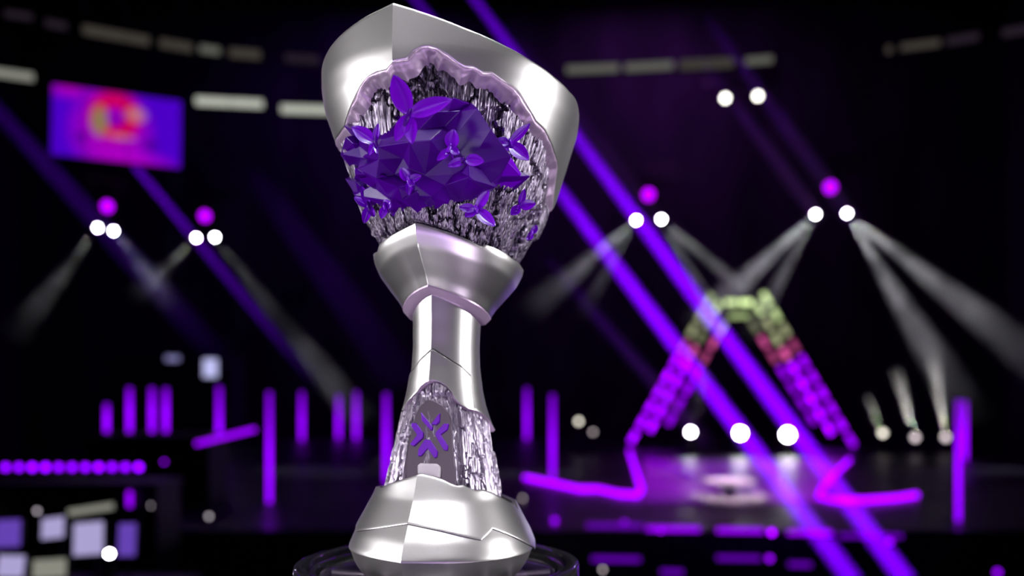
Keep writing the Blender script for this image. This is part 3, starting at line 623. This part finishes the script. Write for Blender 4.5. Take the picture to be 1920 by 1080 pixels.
shaft((-60, 145), (430, 690), 19, 9, 75000, 'wide dim violet beam at the far left', [(0, 0.2), (0.3, 0.6), (0.7, 0.6), (1, 0)], ang=2.2, dens=0.08)
shaft((1330, 40), (1600, 415), 18, 6, 9000, 'faint blue violet beam through the upper right light', [(0, 0.1), (0.3, 0.8), (1, 0.8)], ang=2.0, dens=0.3)
shaft((1300, 90), (1540, 415), 18.6, 6, 5000, 'faint blue violet beam left of the upper right light', [(0, 0.0), (0.4, 0.8), (1, 0.8)], ang=2.0, dens=0.3)
shaft((1040, 500), (1330, 838), 17, 10, 22000, 'faint blue violet beam low behind the bright pair', [(0, 0.2), (0.4, 0.8), (0.8, 1), (1, 0.2)], ang=1.3, dens=0.35)
shaft((960, 60), (1240, 420), 17.5, 7, 4000, 'faint violet beam behind the bowl right edge', [(0, 0.2), (0.5, 1), (1, 0.4)], ang=2.0, dens=0.3)
shaft((480, 330), (760, 720), 24, 10, 9000, 'broad soft violet beam just left of the trophy', [(0, 0.1), (0.5, 0.8), (1, 0.3)], ang=4.5, dens=0.10)

# --- stage deck
Z1 = 1.5
def deck(name, pts, z0, z1, mat, label, cat):
    bm = bmesh.new(); a = [bm.verts.new((x, y, z1)) for x, y in pts]; b_ = [bm.verts.new((x, y, z0)) for x, y in pts]
    bm.faces.new(a); bm.faces.new(b_[::-1])
    for i in range(len(pts)): bm.faces.new((a[i], b_[i], b_[(i + 1) % len(pts)], a[(i + 1) % len(pts)]))
    bmesh.ops.recalc_face_normals(bm, faces=bm.faces); o = bmobj(name, bm, mat); return tag(o, label, cat)
deck('stage_platform', [(-9, 9.6), (9.5, 9.6), (20, 40), (-20, 40)], 0, Z1, M['deck'], 'wide glossy black stage platform across the arena', 'stage')
def zp(px, py, z=Z1): Y = (CZ - z) * FPX / (py - HY); return W(px, py, Y)
m, nt, b = newmat('floor_glow_patch'); b.inputs['Base Color'].default_value = (0.03, 0.01, 0.05, 1); b.inputs['Roughness'].default_value = 0.45  # violet light falling on the deck, put in as emission
n = noise_node(nt, 0.5, 2); rp = ramp(nt, n.outputs[0], [(0.35, (0.07, 0, 0.20)), (0.7, (0.20, 0.0, 0.40))]); nt.links.new(rp.outputs[0], b.inputs['Emission Color']); b.inputs['Emission Strength'].default_value = 1.0
inl = [zp(1205, 864), zp(1585, 864), zp(1530, 942), zp(1210, 942)]
deck('floor_glow_patch', [(p.x, p.y) for p in inl], Z1, Z1 + 0.02, m, 'stage floor area inside the strip lights, its violet light put in as glow', 'stage floor')
# strip lights outlining the stage
def strip(pix, r, label, mat, cat='strip light', z=Z1 + 0.05, name='strip_light', grp='strip lights along the stage edge'):
    ps = [zp(px, py, z) for px, py in pix]; out = []
    for i in range(len(ps) - 1):
        for k in range(6): out.append(ps[i].lerp(ps[i + 1], k / 6))
    out.append(ps[-1]); o = empty(name, ps[0]); tag(o, label, cat, grp)
    bm = bmesh.new(); tube(bm, [q - ps[0] for q in out], r, 8); bmobj('light_tube', bm, mat, o, 40)
    bm = bmesh.new(); tube(bm, [q - ps[0] + Vector((0, r, -r * 0.9)) for q in out], r * 0.9, 8); bmobj('housing', bm, M['black'], o, 40); return o
strip([(1180, 845), (1193, 885), (1203, 918), (1196, 928), (1160, 926), (1120, 917), (1085, 917), (1045, 908), (985, 895)], 0.045, 'violet strip light curving round the left stage edge', M['strip_violet'])
strip([(1592, 862), (1560, 893), (1540, 918), (1536, 932), (1560, 937), (1620, 938), (1680, 934), (1718, 928)], 0.045, 'violet strip light curving round the right stage edge', M['strip_violet'])
strip([(1215, 862), (1255, 875), (1300, 893)], 0.04, 'dim violet strip light at the back left of the glowing floor', M['strip_low'])
def bar_px(x0, y0, x1, y1, Y, r, mat, label, cat='strip light', name='strip_light', grp=None): return tubelight(name, W(x0, y0, Y), W(x1, y1, Y), r, mat, label, cat, grp)
M['riser1'] = emit('riser_led', (0.25, 0.0, 0.75), 1.6); M['riser2'] = emit('riser_led_dim', (0.16, 0.0, 0.55), 0.8); M['riser_dot'] = emit('riser_dot', (0.3, 0.0, 0.8), 6)
YR = 9.55
for x0, x1, y, mt, lb in [(1100, 1205, 985, 'riser2', 'dim violet strip on the stage front, leftmost of the upper row'), (1213, 1312, 991, 'riser1', 'violet strip on the stage front, second of the upper row'), (1345, 1430, 994, 'riser1', 'violet strip on the stage front under the stage centre'), (1478, 1560, 998, 'riser1', 'violet strip on the stage front right of the centre'), (1575, 1690, 1004, 'riser2', 'dim violet strip on the stage front under the right strip curve'),
                          (1110, 1200, 1048, 'riser2', 'dim violet strip on the stage front, leftmost of the lower row'), (1240, 1280, 1072, 'riser2', 'short dim violet strip low on the stage front'), (1345, 1425, 1046, 'riser2', 'dim violet strip low under the stage centre'), (1480, 1520, 1058, 'riser2', 'short violet strip low right of the centre')]:
    bar_px(x0, y, x1, y + 1, YR, 0.03, M[mt], lb, grp='strip lights on the stage front')
G_DOT = 'small round violet lights on the stage front'
def spotlamp(p, r, mat, label, cat='light', grp=None, name='round_light', pole=None):
    o = empty(name, p); tag(o, label, cat, grp); q = Vector((0, -1, 0)).to_track_quat('Z', 'Y').to_matrix().to_4x4()
    bm = bmesh.new(); lathe(bm, [(r, 0), (r * 0.95, 0.01), (r * 0.5, 0.02), (0, 0.023)], 20); bm.transform(q); bmobj('lens', bm, mat, o, 60)
    bm = bmesh.new(); lathe(bm, [(0, -0.08), (r * 1.2, -0.07), (r * 1.35, 0.0), (r * 1.05, 0.004), (r * 1.02, -0.01), (0, -0.012)], 20); bm.transform(q); bmobj('housing', bm, M['black'], o, 40)
    if pole is not None: bm = bmesh.new(); tube(bm, [(0, 0.05, 0), (0, 0.05, pole - p.z)], 0.012, 8); lathe(bm, [(0, 0), (0.12, 0), (0.12, 0.015), (0, 0.015)], 16, (0, 0.05, pole - p.z)); bmobj('stand', bm, M['black'], o, 40)
    return o
M['dot_dim'] = emit('dot_dim', (0.2, 0.0, 0.6), 3.5)
for x, y, mt, lb in [(1040, 976, 'dot_dim', 'small round violet light beside the trophy base'), (1171, 981, 'dot_dim', 'small round violet light, second from the trophy base'), (1238, 992, 'riser_dot', 'bright round violet light on the upper strip row'), (1447, 998, 'riser_dot', 'brightest round violet light below the stage centre'), (1443, 1047, 'dot_dim', 'round violet light on the lower strip row'), (1668, 1015, 'dot_dim', 'round violet light right of the bright beams on the stage front'), (1870, 1073, 'dot_dim', 'round violet light at the bottom right corner')]:
    spotlamp(W(x, y, YR) if y > 985 else zp(x, y, Z1 + 0.03), 0.035, M[mt], lb, 'light', G_DOT)
for x, y, lb in [(1130, 1068, 'grey speckled round light low beside the display stand'), (980, 934, 'faint grey reflection above the base right shoulder, set as a glowing lens')]:
    spotlamp(W(x, y, YR) if y > 985 else zp(x, y, Z1 + 0.03), 0.02, M['lens_dim'], lb, 'light', 'faint grey round lights on the stage front')  # the upper one is a reflection, added as a glowing lens
# --- vertical LED tubes standing on the stage
def grad_emit(name, col, st, length, lo=0.35):
    m = bpy.data.materials.new(name); m.use_nodes = True; nt = m.node_tree; nt.nodes.clear(); o = nt.nodes.new('ShaderNodeOutputMaterial'); e = nt.nodes.new('ShaderNodeEmission')
    tc = nt.nodes.new('ShaderNodeTexCoord'); r_ = None; sx = nt.nodes.new('ShaderNodeSeparateXYZ'); nt.links.new(tc.outputs['Generated'], sx.inputs[0])
    rp = ramp(nt, sx.outputs['Z'], [(0, [c * 0.8 for c in col]), (0.45, col), (1, [c * lo for c in col])]); nt.links.new(rp.outputs[0], e.inputs[0]); e.inputs[1].default_value = st; nt.links.new(e.outputs[0], o.inputs[0]); return m
M['pixel_tube'] = grad_emit('pixel_tube', (0.21, 0.0, 0.72), 2.9, 1)
bars = [(505, 735, 945, None, 'tall violet light tube left of the trophy, longest of them'), (566, 735, 832, 34, 'short violet light tube between the longest tube and the trophy'), (635, 742, 826, 36, 'dim short violet light tube, left of two beside the trophy'), (668, 735, 830, 35, 'short violet light tube, right of two beside the trophy'), (724, 738, 905, None, 'violet light tube partly behind the trophy stem'),
        (988, 728, 826, 35, 'short violet light tube just right of the trophy stem'), (1036, 740, 900, None, 'tall violet light tube right of the trophy stem'), (1797, 750, 980, None, 'tall violet light tube at the far right'), (1809, 752, 865, 22, 'shorter violet light tube behind the far right one'), (411, 725, 866, None, 'violet light tube crossed by the tilted strip light')]
for x, y0, y1, Y, lb in bars:
    if Y is None: Y = (CZ - Z1) * FPX / (y1 - HY)
    r_ = 0.0028 * Y if Y < 24 else 0.0024 * Y
    A, B = W(x, y1, Y), W(x, y0, Y); o = empty('light_tube_stand', A); tag(o, lb, 'light tube', 'upright violet light tubes on the stage')
    bm = bmesh.new(); tube(bm, [(0, 0, 0), B - A], r_, 10); bmobj('tube', bm, M['pixel_tube'], o, 40)
    z0 = Z1 - A.z
    bm = bmesh.new(); tube(bm, [(0, r_ * 2, z0), (0, r_ * 2, B.z - A.z + 0.05)], r_ * 0.9, 8); lathe(bm, [(0, z0), (r_ * 5, z0), (r_ * 5, z0 + 0.02), (0, z0 + 0.02)], 16, (0, r_ * 2, 0)); bmobj('pole', bm, M['black'], o, 40)
# --- stage arch of LED tiles
YAR = 28.0
arch = empty('stage_arch', W(1390, 842, YAR)); tag(arch, 'tall A shaped stage arch of lit tiles, green top and magenta legs', 'stage arch')
arch_o = arch.location
def tile_col(y):
    if y < 590: return (0.50, 0.64, 0.28), 2.0
    if y < 640: return (0.45, 0.48, 0.26), 1.1
    if y < 672: return (0.62, 0.08, 0.30), 1.6
    return (0.34, 0.0, 1.0), 2.8
mc = {}
def tmat(y, f):
    c, s_ = tile_col(y); k = (c, round(s_ * f, 2))
    if k not in mc: mc[k] = emit('tile', c, s_ * f)
    return mc[k]
def tile(a, b_, wd, mat, dep=0.12):
    A, B = W(*a, YAR) - arch_o, W(*b_, YAR) - arch_o; d = (B - A).normalized(); n_ = Vector((-d.z, 0, d.x)); Mx = Matrix((n_, Vector((0, 1, 0)), d)).transposed().to_4x4()
    Mx.translation = (A + B) / 2; bm = bmesh.new(); box(bm, (0, 0, 0), (wd, 0.05, (B - A).length), Mx, bevel=0.012); bmobj('light_tile', bm, mat, arch)
legs = [((1337, 548), (1180, 834), 1.0), ((1352, 562), (1216, 812), 1.0), ((1362, 600), (1250, 800), 0.5), ((1428, 545), (1604, 840), 0.65), ((1415, 565), (1562, 818), 1.1), ((1405, 598), (1530, 798), 0.4)]
for a, b_, f in legs:
    Ln = math.hypot(b_[0] - a[0], b_[1] - a[1]); n_ = round(Ln / 33)
    for i in range(n_):
        t0, t1 = (i + 0.14) / n_, (i + 0.86) / n_; y = a[1] + (b_[1] - a[1]) * (i + 0.5) / n_
        g = 1.0 if y > 660 else random.choice([0.45, 1.0, 0.8]); f2 = f if y > 660 else min(1, f + 0.3)
        tile((a[0] + (b_[0] - a[0]) * t0, a[1] + (b_[1] - a[1]) * t0), (a[0] + (b_[0] - a[0]) * t1, a[1] + (b_[1] - a[1]) * t1), 0.17, tmat(y, f2 * g * random.uniform(0.85, 1.15)))
    A, B = W(*a, YAR) - arch_o, W(*b_, YAR) - arch_o
    bm = bmesh.new(); tube(bm, [A + Vector((0, 0.2, 0)), B + Vector((0, 0.2, 0))], 0.09, 8); bmobj('leg_truss', bm, M['black'], arch, 40)
for x0, x1, y, f in [(1360, 1383, 567, 1.1), (1387, 1410, 567, 1.5), (1368, 1386, 592, 0.45), (1388, 1404, 592, 0.45)]: tile((x0, y), (x1, y), 0.17, tmat(570, f))
A, B = W(1352, 567, YAR) - arch_o, W(1415, 567, YAR) - arch_o
bm = bmesh.new(); tube(bm, [A + Vector((0, 0.2, 0)), B + Vector((0, 0.2, 0))], 0.09, 8); bmobj('cross_truss', bm, M['black'], arch, 40)
# --- floor lamps under and beside the arch
def stand_lamp(px, py, Y, lens, r, label, grp, beams=()):
    p = W(px, py, Y); o = moving_head(p, p + Vector((0, -1, 0.12)), lens, label, grp, r, floor=True)
    z0 = Z1 - p.z; bm = bmesh.new(); box(bm, (0, 0, (z0 - 0.41) / 2), (0.3, 0.3, max(0.05, -0.41 - z0)), bevel=0.01); bmobj('riser_box', bm, M['black'], o)
    for tx, ty, ang, pw in beams: beam(o, p, W(tx, ty, Y + 0.5), ang, pw, (1, 0.97, 0.95), 0.12, ((0, 1), (0.6, 0.8), (1, 0)), 0.15, 0.5, 1.0)
    return o
G_FL = 'bright white lights under the arch'
stand_lamp(1295, 810, 24, M['lens_white'], 0.09, 'white light under the arch, left and smallest of three', G_FL, [(1325, 690, 14, 900)])
stand_lamp(1388, 812, 24, M['lens_hot'], 0.13, 'dazzling white light under the arch, middle of three', G_FL)
stand_lamp(1477, 815, 24, M['lens_hot'], 0.15, 'dazzling white light under the arch, right and brightest of three', G_FL)
G_FR = 'dim warm lights right of the arch'
stand_lamp(1655, 812, 25, M['lens_warm'], 0.09, 'warm dim light right of the arch, left of three', G_FR, [(1625, 740, 13, 3600)])
stand_lamp(1716, 820, 25, M['lens_dim'], 0.10, 'pinkish dim light right of the arch, middle of three', G_FR, [(1680, 690, 13, 9000)])
stand_lamp(1773, 820, 25, M['lens_dim'], 0.10, 'pinkish dim light right of the arch, beside the far right tube', G_FR, [(1745, 640, 13, 8000)])
stand_lamp(1085, 790, 25, M['lens_warm'], 0.07, 'warm dim light between the trophy and the arch', 'dim lights left of the arch')
stand_lamp(1112, 810, 25, M['lens_dim'], 0.05, 'faint grey light just left of the arch foot', 'dim lights left of the arch')
l = area('stage_downlight', (5.0, 24, 15), (5.2, 18, 1.5), 1.5, 120, (0.6, 0.1, 1.0), 70)
# --- podium in the middle of the stage
pb = zp(1386, 945); pod = empty('podium', (pb.x, pb.y + 0.6, Z1)); tag(pod, 'round pale podium in the middle of the stage', 'podium')
M['podium'] = pmat('podium_paint', (0.6, 0.55, 0.6), 0.4); 
bm = bmesh.new(); lathe(bm, [(0, 0), (0.62, 0), (0.62, 0.05), (0.6, 0.07), (0, 0.07)], 48); bmobj('base', bm, M['podium'], pod, 35)
bm = bmesh.new(); lathe(bm, [(0.14, 0.07), (0.10, 0.15), (0.14, 0.20), (0.40, 0.25), (0.42, 0.27), (0.42, 0.31), (0, 0.33)], 40); bmobj('top', bm, M['podium'], pod, 35)
area('podium_light', (pb.x, pb.y - 1.2, 5.5), (pb.x, pb.y + 0.6, 1.8), 0.3, 12, (1, 0.7, 0.95), 25)
# --- caster desk and equipment on the left
G_PAR = 'row of violet lights along the desk'
desk_p = W(130, 905, 8.5)
dk = empty('desk', (desk_p.x, 8.6, 0)); tag(dk, 'long black desk at the left carrying the violet light row', 'desk')
zt_ = W(0, 905, 8.5).z
bm = bmesh.new(); box(bm, (0, 0.2, zt_ - 0.03), (1.9, 0.7, 0.06), bevel=0.01); bmobj('desk_top', bm, M['black'], dk)
bm = bmesh.new(); box(bm, (0, 0.5, zt_ / 2 - 0.03), (1.8, 0.04, zt_ - 0.06)); bmobj('back_panel', bm, M['black'], dk)
for sx_ in (-0.9, 0.9): bm = bmesh.new(); box(bm, (sx_, 0.2, zt_ / 2 - 0.03), (0.06, 0.6, zt_ - 0.06), bevel=0.005); bmobj('leg', bm, M['black'], dk)
M['par_a'] = emit('par_bright', (0.13, 0.0, 0.5), 10); M['par_b'] = emit('par_mid', (0.13, 0.0, 0.5), 7)
posn = ['leftmost', 'second from the left', 'third from the left', 'fourth from the left', 'fifth from the left', 'middle one', 'fifth from the right', 'fourth from the right', 'third from the right', 'second from the right', 'rightmost and brightest']
for i in range(11):
    x = 11 + i * 24.9; p = W(x, 876, 8.55)
    spotlamp(p, 0.035, M['par_a'] if i in (2, 3, 7, 10) else M['par_b'], 'violet light in the row on the desk, ' + posn[i], 'light', G_PAR)
bm = bmesh.new(); a_ = W(0, 876, 8.62); b_ = W(275, 876, 8.62); tube(bm, [a_ - a_ , b_ - a_], 0.02, 8); o = bmobj('light_rail', bm, M['black'], None); o.location = a_; tag(o, 'black rail behind the row of violet desk lights', 'rail')
spotlamp(W(308, 866, 9.4), 0.02, M['dot_dim'], 'single faint violet light right of the desk row', 'light', pole=0.0)
# rack with short violet tubes on top
rk0 = W(270, 815, 12); rack = empty('equipment_rack', (rk0.x, 12.2, 0)); tag(rack, 'large black equipment cabinet under the short violet tubes', 'cabinet')
bm = bmesh.new(); box(bm, (0, 0.3, (W(0, 815, 12).z + Z1) / 2), (1.9, 0.8, W(0, 815, 12).z - Z1), bevel=0.02); bmobj('body', bm, M['black'], rack)
bm = bmesh.new(); box(bm, (0, -0.12, W(0, 840, 12).z), (1.7, 0.03, 0.12), bevel=0.005); bmobj('front_panel', bm, M['dark'], rack)
for x, y0, y1, lb in [(200, 757, 810, 'shortest violet tube on the black cabinet, leftmost of four'), (243, 727, 810, 'violet tube with a pale upper end, second on the black cabinet'), (285, 727, 810, 'violet tube on the black cabinet, left of the close pair'), (311, 728, 810, 'violet tube on the black cabinet, right of the close pair')]:
    A = W(x, y1, 12.2); B = W(x, y0, 12.2); o = empty('light_tube_stand', A); tag(o, lb, 'light tube', 'short violet tubes on the cabinet')
    bm = bmesh.new(); tube(bm, [(0, 0, 0), B - A], 0.034, 10); bmobj('tube', bm, M['pixel_tube'], o, 40)
    bm = bmesh.new(); tube(bm, [(0, 0.06, -0.07), B - A + Vector((0, 0.06, 0))], 0.03, 8); bmobj('pole', bm, M['black'], o, 40)
bar_px(368, 832, 478, 805, 10.5, 0.028, M['led_violet_dim'], 'tilted violet strip light right of the black cabinet', grp='tilted strip light')
bar_px(243, 922, 243, 950, 9.03, 0.024, M['led_violet_dim'], 'short violet strip light under the desk row', grp='short strip')
# monitors and papers at the bottom left
M['scr_a'] = emit('screen_pale', (0.48, 0.42, 0.75), 0.85); M['scr_b'] = emit('screen_warm', (0.5, 0.5, 0.42), 0.5); M['scr_c'] = emit('screen_violet', (0.16, 0.07, 0.55), 0.8)
G_MON = 'monitors at the lower left desk'
def monitor(cx_, cy_, w_, h_, Y, yaw, mat, label, roll=0):
    c = W(cx_, cy_, Y); o = empty('monitor', c, (R(-8), R(roll), R(yaw))); tag(o, label, 'monitor', G_MON); a, b_ = w_ / FPX * Y, h_ / FPX * Y
    bm = bmesh.new(); box(bm, (0, 0.02, 0), (a + 0.03, 0.03, b_ + 0.03), bevel=0.006); bmobj('casing', bm, M['black'], o)
    bm = bmesh.new(); box(bm, (0, 0.003, 0), (a, 0.004, b_)); bmobj('screen', bm, mat, o)
    bm = bmesh.new(); zb = W(0, 1112, 5.6).z - c.z; tube(bm, [(0, 0.05, 0), (0, 0.08, zb + 0.01)], 0.015, 8); box(bm, (0, 0.08, zb + 0.008), (0.22, 0.16, 0.015), bevel=0.004); bmobj('stand', bm, M['black'], o)
monitor(15, 1000, 40, 50, 5.6, 20, M['scr_c'], 'violet lit monitor at the left frame edge, upper one')
monitor(98, 990, 62, 38, 5.8, -25, M['scr_a'], 'pale lit monitor, left of the two larger ones', -8)
monitor(165, 1010, 66, 60, 5.5, -15, M['scr_a'], 'pale lavender monitor, largest at the lower left', -6)
monitor(170, 955, 80, 12, 6.1, 10, M['scr_b'], 'narrow warm lit panel above the pale monitors', -8)
monitor(238, 1012, 30, 60, 5.9, 10, M['scr_c'], 'dim violet monitor right of the pale monitors')
monitor(20, 1062, 44, 40, 5.2, 15, M['scr_a'], 'lavender monitor at the bottom left corner', 4)
monitor(92, 1066, 70, 34, 5.2, -10, M['scr_b'], 'greyish monitor at the bottom edge beside the corner one', -5)
ds = empty('workstation_table', (W(110, 1090, 5.6).x, 5.6, 0)); tag(ds, 'black table holding the monitors at the lower left', 'table')
zt2 = W(0, 1112, 5.6).z
bm = bmesh.new(); box(bm, (0, 0, zt2 - 0.02), (1.5, 1.3, 0.04), bevel=0.008); bmobj('table_top', bm, M['black'], ds)
for sx_ in (-0.7, 0.7):
    for sy_ in (-0.6, 0.6): bm = bmesh.new(); box(bm, (sx_, sy_, (zt2 - 0.04) / 2), (0.05, 0.05, zt2 - 0.04)); bmobj('leg', bm, M['black'], ds)
spotlamp(W(206, 1038, 5.0), 0.018, M['lens_white'], 'small bright white lamp among the lower left monitors', 'light', pole=0.0)
for x, y, lb in [(70, 958, 'faint round light above the pale left monitor'), (285, 948, 'faint pinkish round light right of the monitors'), (392, 968, 'faint violet round light between cabinet and display stand')]: spotlamp(W(x, y, 9.0), 0.02, M['lens_faint'], lb, 'light', pole=0.0)
# --- lit booth at the back left
bt = W(322, 702, 34); booth = empty('control_booth', (bt.x, 34, Z1)); tag(booth, 'dim control booth at the back left with two pale lit windows', 'booth')
bw, bh = 215 / FPX * 34, bt.z - Z1 + 0.8
m, nt, b = newmat('booth_wall'); b.inputs['Base Color'].default_value = (0.05, 0.04, 0.06, 1); b.inputs['Roughness'].default_value = 0.6
bm = bmesh.new(); box(bm, (0, 1, bh / 2), (bw, 1.8, bh), bevel=0.03); bmobj('walls', bm, m, booth)
M['win'] = emit('booth_window', (0.5, 0.5, 0.85), 1.1); M['win2'] = emit('booth_window_dim', (0.35, 0.33, 0.7), 0.6)
for x, y, w_, h_, mt in [(322, 672, 26, 10, 'win2'), (393, 690, 26, 34, 'win')]:
    c = W(x, y, 34) - booth.location; bm = bmesh.new(); box(bm, (c.x, 0.08, c.z), (w_ / FPX * 34, 0.06, h_ / FPX * 34), bevel=0.02); bmobj('window', bm, M[mt], booth)
# --- ribbon lights round the upper stands
M['rib'] = emit('ribbon_pale', (0.80, 0.80, 0.68), 0.14); M['rib2'] = emit('ribbon_dim', (0.62, 0.55, 0.46), 0.08); M['rib3'] = emit('ribbon_faint', (0.55, 0.35, 0.6), 0.035); M['fas'] = emit('fascia_pale', (0.85, 0.88, 0.76), 0.58); M['fas2'] = emit('fascia_dim', (0.6, 0.6, 0.52), 0.42)
def ring_bar(x0, y0, x1, y1, H, mt, label, r, grp):
    Y0, Y1_ = H * FPX / (HY - y0), H * FPX / (HY - y1); tubelight('ceiling_strip_light', W(x0, y0, Y0), W(x1, y1, Y1_), r, M[mt], label, 'strip light', grp)
GU = 'dim strip lights round the upper stand'; GL = 'brighter strip lights below the upper stand'
ring_bar(10, 25, 60, 32, 15, 'rib3', 'faintest strip light at the upper left corner', 0.12, GU)
ring_bar(85, 42, 125, 50, 15, 'rib3', 'faint strip light, second from the upper left corner', 0.14, GU)
ring_bar(155, 55, 280, 77, 15, 'rib2', 'long dim strip light above the hanging screen', 0.18, GU)
ring_bar(300, 80, 360, 90, 15, 'rib2', 'short dim strip light above the screen right end', 0.18, GU)
ring_bar(375, 91, 412, 96, 15, 'rib', 'short pale strip light, second left of the dark gap', 0.15, GU)
ring_bar(430, 98, 488, 103, 15, 'rib2', 'dim strip light left of the dark gap', 0.18, GU)
ring_bar(535, 108, 597, 112, 15, 'rib3', 'faint purplish strip light touching the bowl left edge', 0.16, GU)
ring_bar(1062, 131, 1160, 127, 15, 'rib', 'pale strip light just right of the bowl', 0.16, GU)
ring_bar(1172, 127, 1262, 122, 15, 'rib', 'pale strip light, second right of the bowl', 0.16, GU)
ring_bar(1275, 122, 1375, 117, 15, 'rib2', 'dim strip light, third right of the bowl', 0.2, GU)
ring_bar(1398, 115, 1448, 111, 15, 'rib', 'short pale strip light, last before the right gap', 0.15, GU)
ring_bar(1662, 94, 1672, 92, 15, 'rib2', 'tiny dim strip light after the right gap', 0.15, GU)
ring_bar(1690, 89, 1762, 80, 15, 'rib2', 'dim strip light near the upper right', 0.14, GU)
ring_bar(1775, 78, 1835, 68, 15, 'rib3', 'faint strip light near the upper right corner', 0.16, GU)
ring_bar(1880, 62, 1930, 54, 15, 'rib3', 'faintest strip light at the upper right edge', 0.16, GU)
ring_bar(-60, 128, 62, 145, 13, 'fas2', 'grey strip light at the left edge beside the screen', 0.15, GL)
ring_bar(368, 189, 492, 195, 13, 'fas', 'bright pale strip light right of the hanging screen', 0.17, GL)
ring_bar(528, 204, 660, 208, 13, 'fas', 'bright pale strip light partly behind the bowl', 0.17, GL)
# --- hanging screen
sl, sr = W(97, 225, 28.0), W(339, 251, 29.4); ctr = (sl + sr) / 2; ctr.z = (sl.z + sr.z) / 2
scw = (Vector((sr.x, sr.y, 0)) - Vector((sl.x, sl.y, 0))).length; yaw = math.atan2(sr.y - sl.y, sr.x - sl.x); sch = 128 / FPX * 28.7
scr = empty('hanging_screen', ctr, (0, R(1.0), yaw)); tag(scr, 'large screen hanging at the upper left showing a red and olive ring on violet', 'screen')
bm = bmesh.new(); box(bm, (0, 0.12, 0), (scw + 0.1, 0.2, sch + 0.1), bevel=0.02); bmobj('casing', bm, M['black'], scr)
bm = bmesh.new()
for sx_ in (-1, 1): tube(bm, [(sx_ * scw * 0.4, 0.12, sch / 2), (sx_ * scw * 0.4, 0.12, 24 - ctr.z)], 0.02, 6)
bmobj('hanging_cable', bm, M['dark'], scr)
m = bpy.data.materials.new('screen_picture'); m.use_nodes = True; nt = m.node_tree; nt.nodes.clear()
out = nt.nodes.new('ShaderNodeOutputMaterial'); em = nt.nodes.new('ShaderNodeEmission'); em.inputs[1].default_value = 1.0; nt.links.new(em.outputs[0], out.inputs[0])
tc = nt.nodes.new('ShaderNodeTexCoord')
def dist(cx_, cz_, sx_, sz_):
    mp = nt.nodes.new('ShaderNodeMapping'); mp.inputs['Location'].default_value = (-cx_ / sx_, 0, -cz_ / sz_); mp.inputs['Scale'].default_value = (1 / sx_, 0, 1 / sz_)
    nt.links.new(tc.outputs['Object'], mp.inputs[0]); ln_ = nt.nodes.new('ShaderNodeVectorMath'); ln_.operation = 'LENGTH'; nt.links.new(mp.outputs[0], ln_.inputs[0]); return ln_.outputs['Value']
def mixc(a, col, fac):
    mx = nt.nodes.new('ShaderNodeMix'); mx.data_type = 'RGBA'; nt.links.new(fac, mx.inputs['Factor'])
    if isinstance(a, tuple): mx.inputs['A'].default_value = (*a, 1)
    else: nt.links.new(a, mx.inputs['A'])
    mx.inputs['B'].default_value = (*col, 1); return mx.outputs['Result']
def mask(v, stops): return ramp(nt, v, [(p, (c,) * 3) for p, c in stops]).outputs[0]
hw, hh_ = scw / 2, sch / 2
c = mixc((0.07, 0.0, 0.55), (0.40, 0.0, 0.48), mask(dist(-0.1 * hw, -0.15 * hh_, hw * 0.75, hh_ * 1.5), [(0, 1), (0.5, 0.8), (1, 0)]))
c = mixc(c, (0.45, 0.0, 0.55), mask(dist(0.25 * hw, -1.0 * hh_, hw * 0.8, hh_ * 0.5), [(0, 1), (1, 0)]))
c = mixc(c, (0.42, 0.0, 0.45), mask(dist(-0.75 * hw, 0.95 * hh_, hw * 0.5, hh_ * 0.4), [(0, 1), (1, 0)]))
c = mixc(c, (0.62, 0.0, 0.05), mask(dist(-0.05 * hw, 0.32 * hh_, hw * 0.48, hh_ * 0.85), [(0, 0), (0.28, 0.2), (0.42, 1), (0.7, 0.8), (1, 0)]))
c = mixc(c, (0.22, 0.20, 0.08), mask(dist(-0.28 * hw, 0.12 * hh_, hw * 0.18, hh_ * 0.55), [(0, 1), (0.5, 0.8), (1, 0)]))
c = mixc(c, (0.5, 0.22, 0.25), mask(dist(0.28 * hw, 0.42 * hh_, hw * 0.22, hh_ * 0.30), [(0, 0.9), (0.5, 0.5), (1, 0)]))
c = mixc(c, (0.45, 0.2, 0.3), mask(dist(0.05 * hw, -0.28 * hh_, hw * 0.3, hh_ * 0.12), [(0, 0.8), (1, 0)]))
c = mixc(c, (0.24, 0.0, 0.42), mask(dist(-0.04 * hw, 0.22 * hh_, hw * 0.15, hh_ * 0.30), [(0, 1), (0.7, 0.9), (1, 0)]))
c = mixc(c, (0.06, 0.0, 0.25), mask(dist(-0.55 * hw, -0.4 * hh_, hw * 0.14, hh_ * 0.28), [(0, 0.9), (1, 0)]))
c = mixc(c, (0.06, 0.0, 0.25), mask(dist(0.52 * hw, -0.42 * hh_, hw * 0.18, hh_ * 0.28), [(0, 0.9), (1, 0)]))
nt.links.new(c, em.inputs[0])
bm = bmesh.new(); box(bm, (0, 0, 0), (scw, 0.02, sch)); bmobj('picture', bm, m, scr)
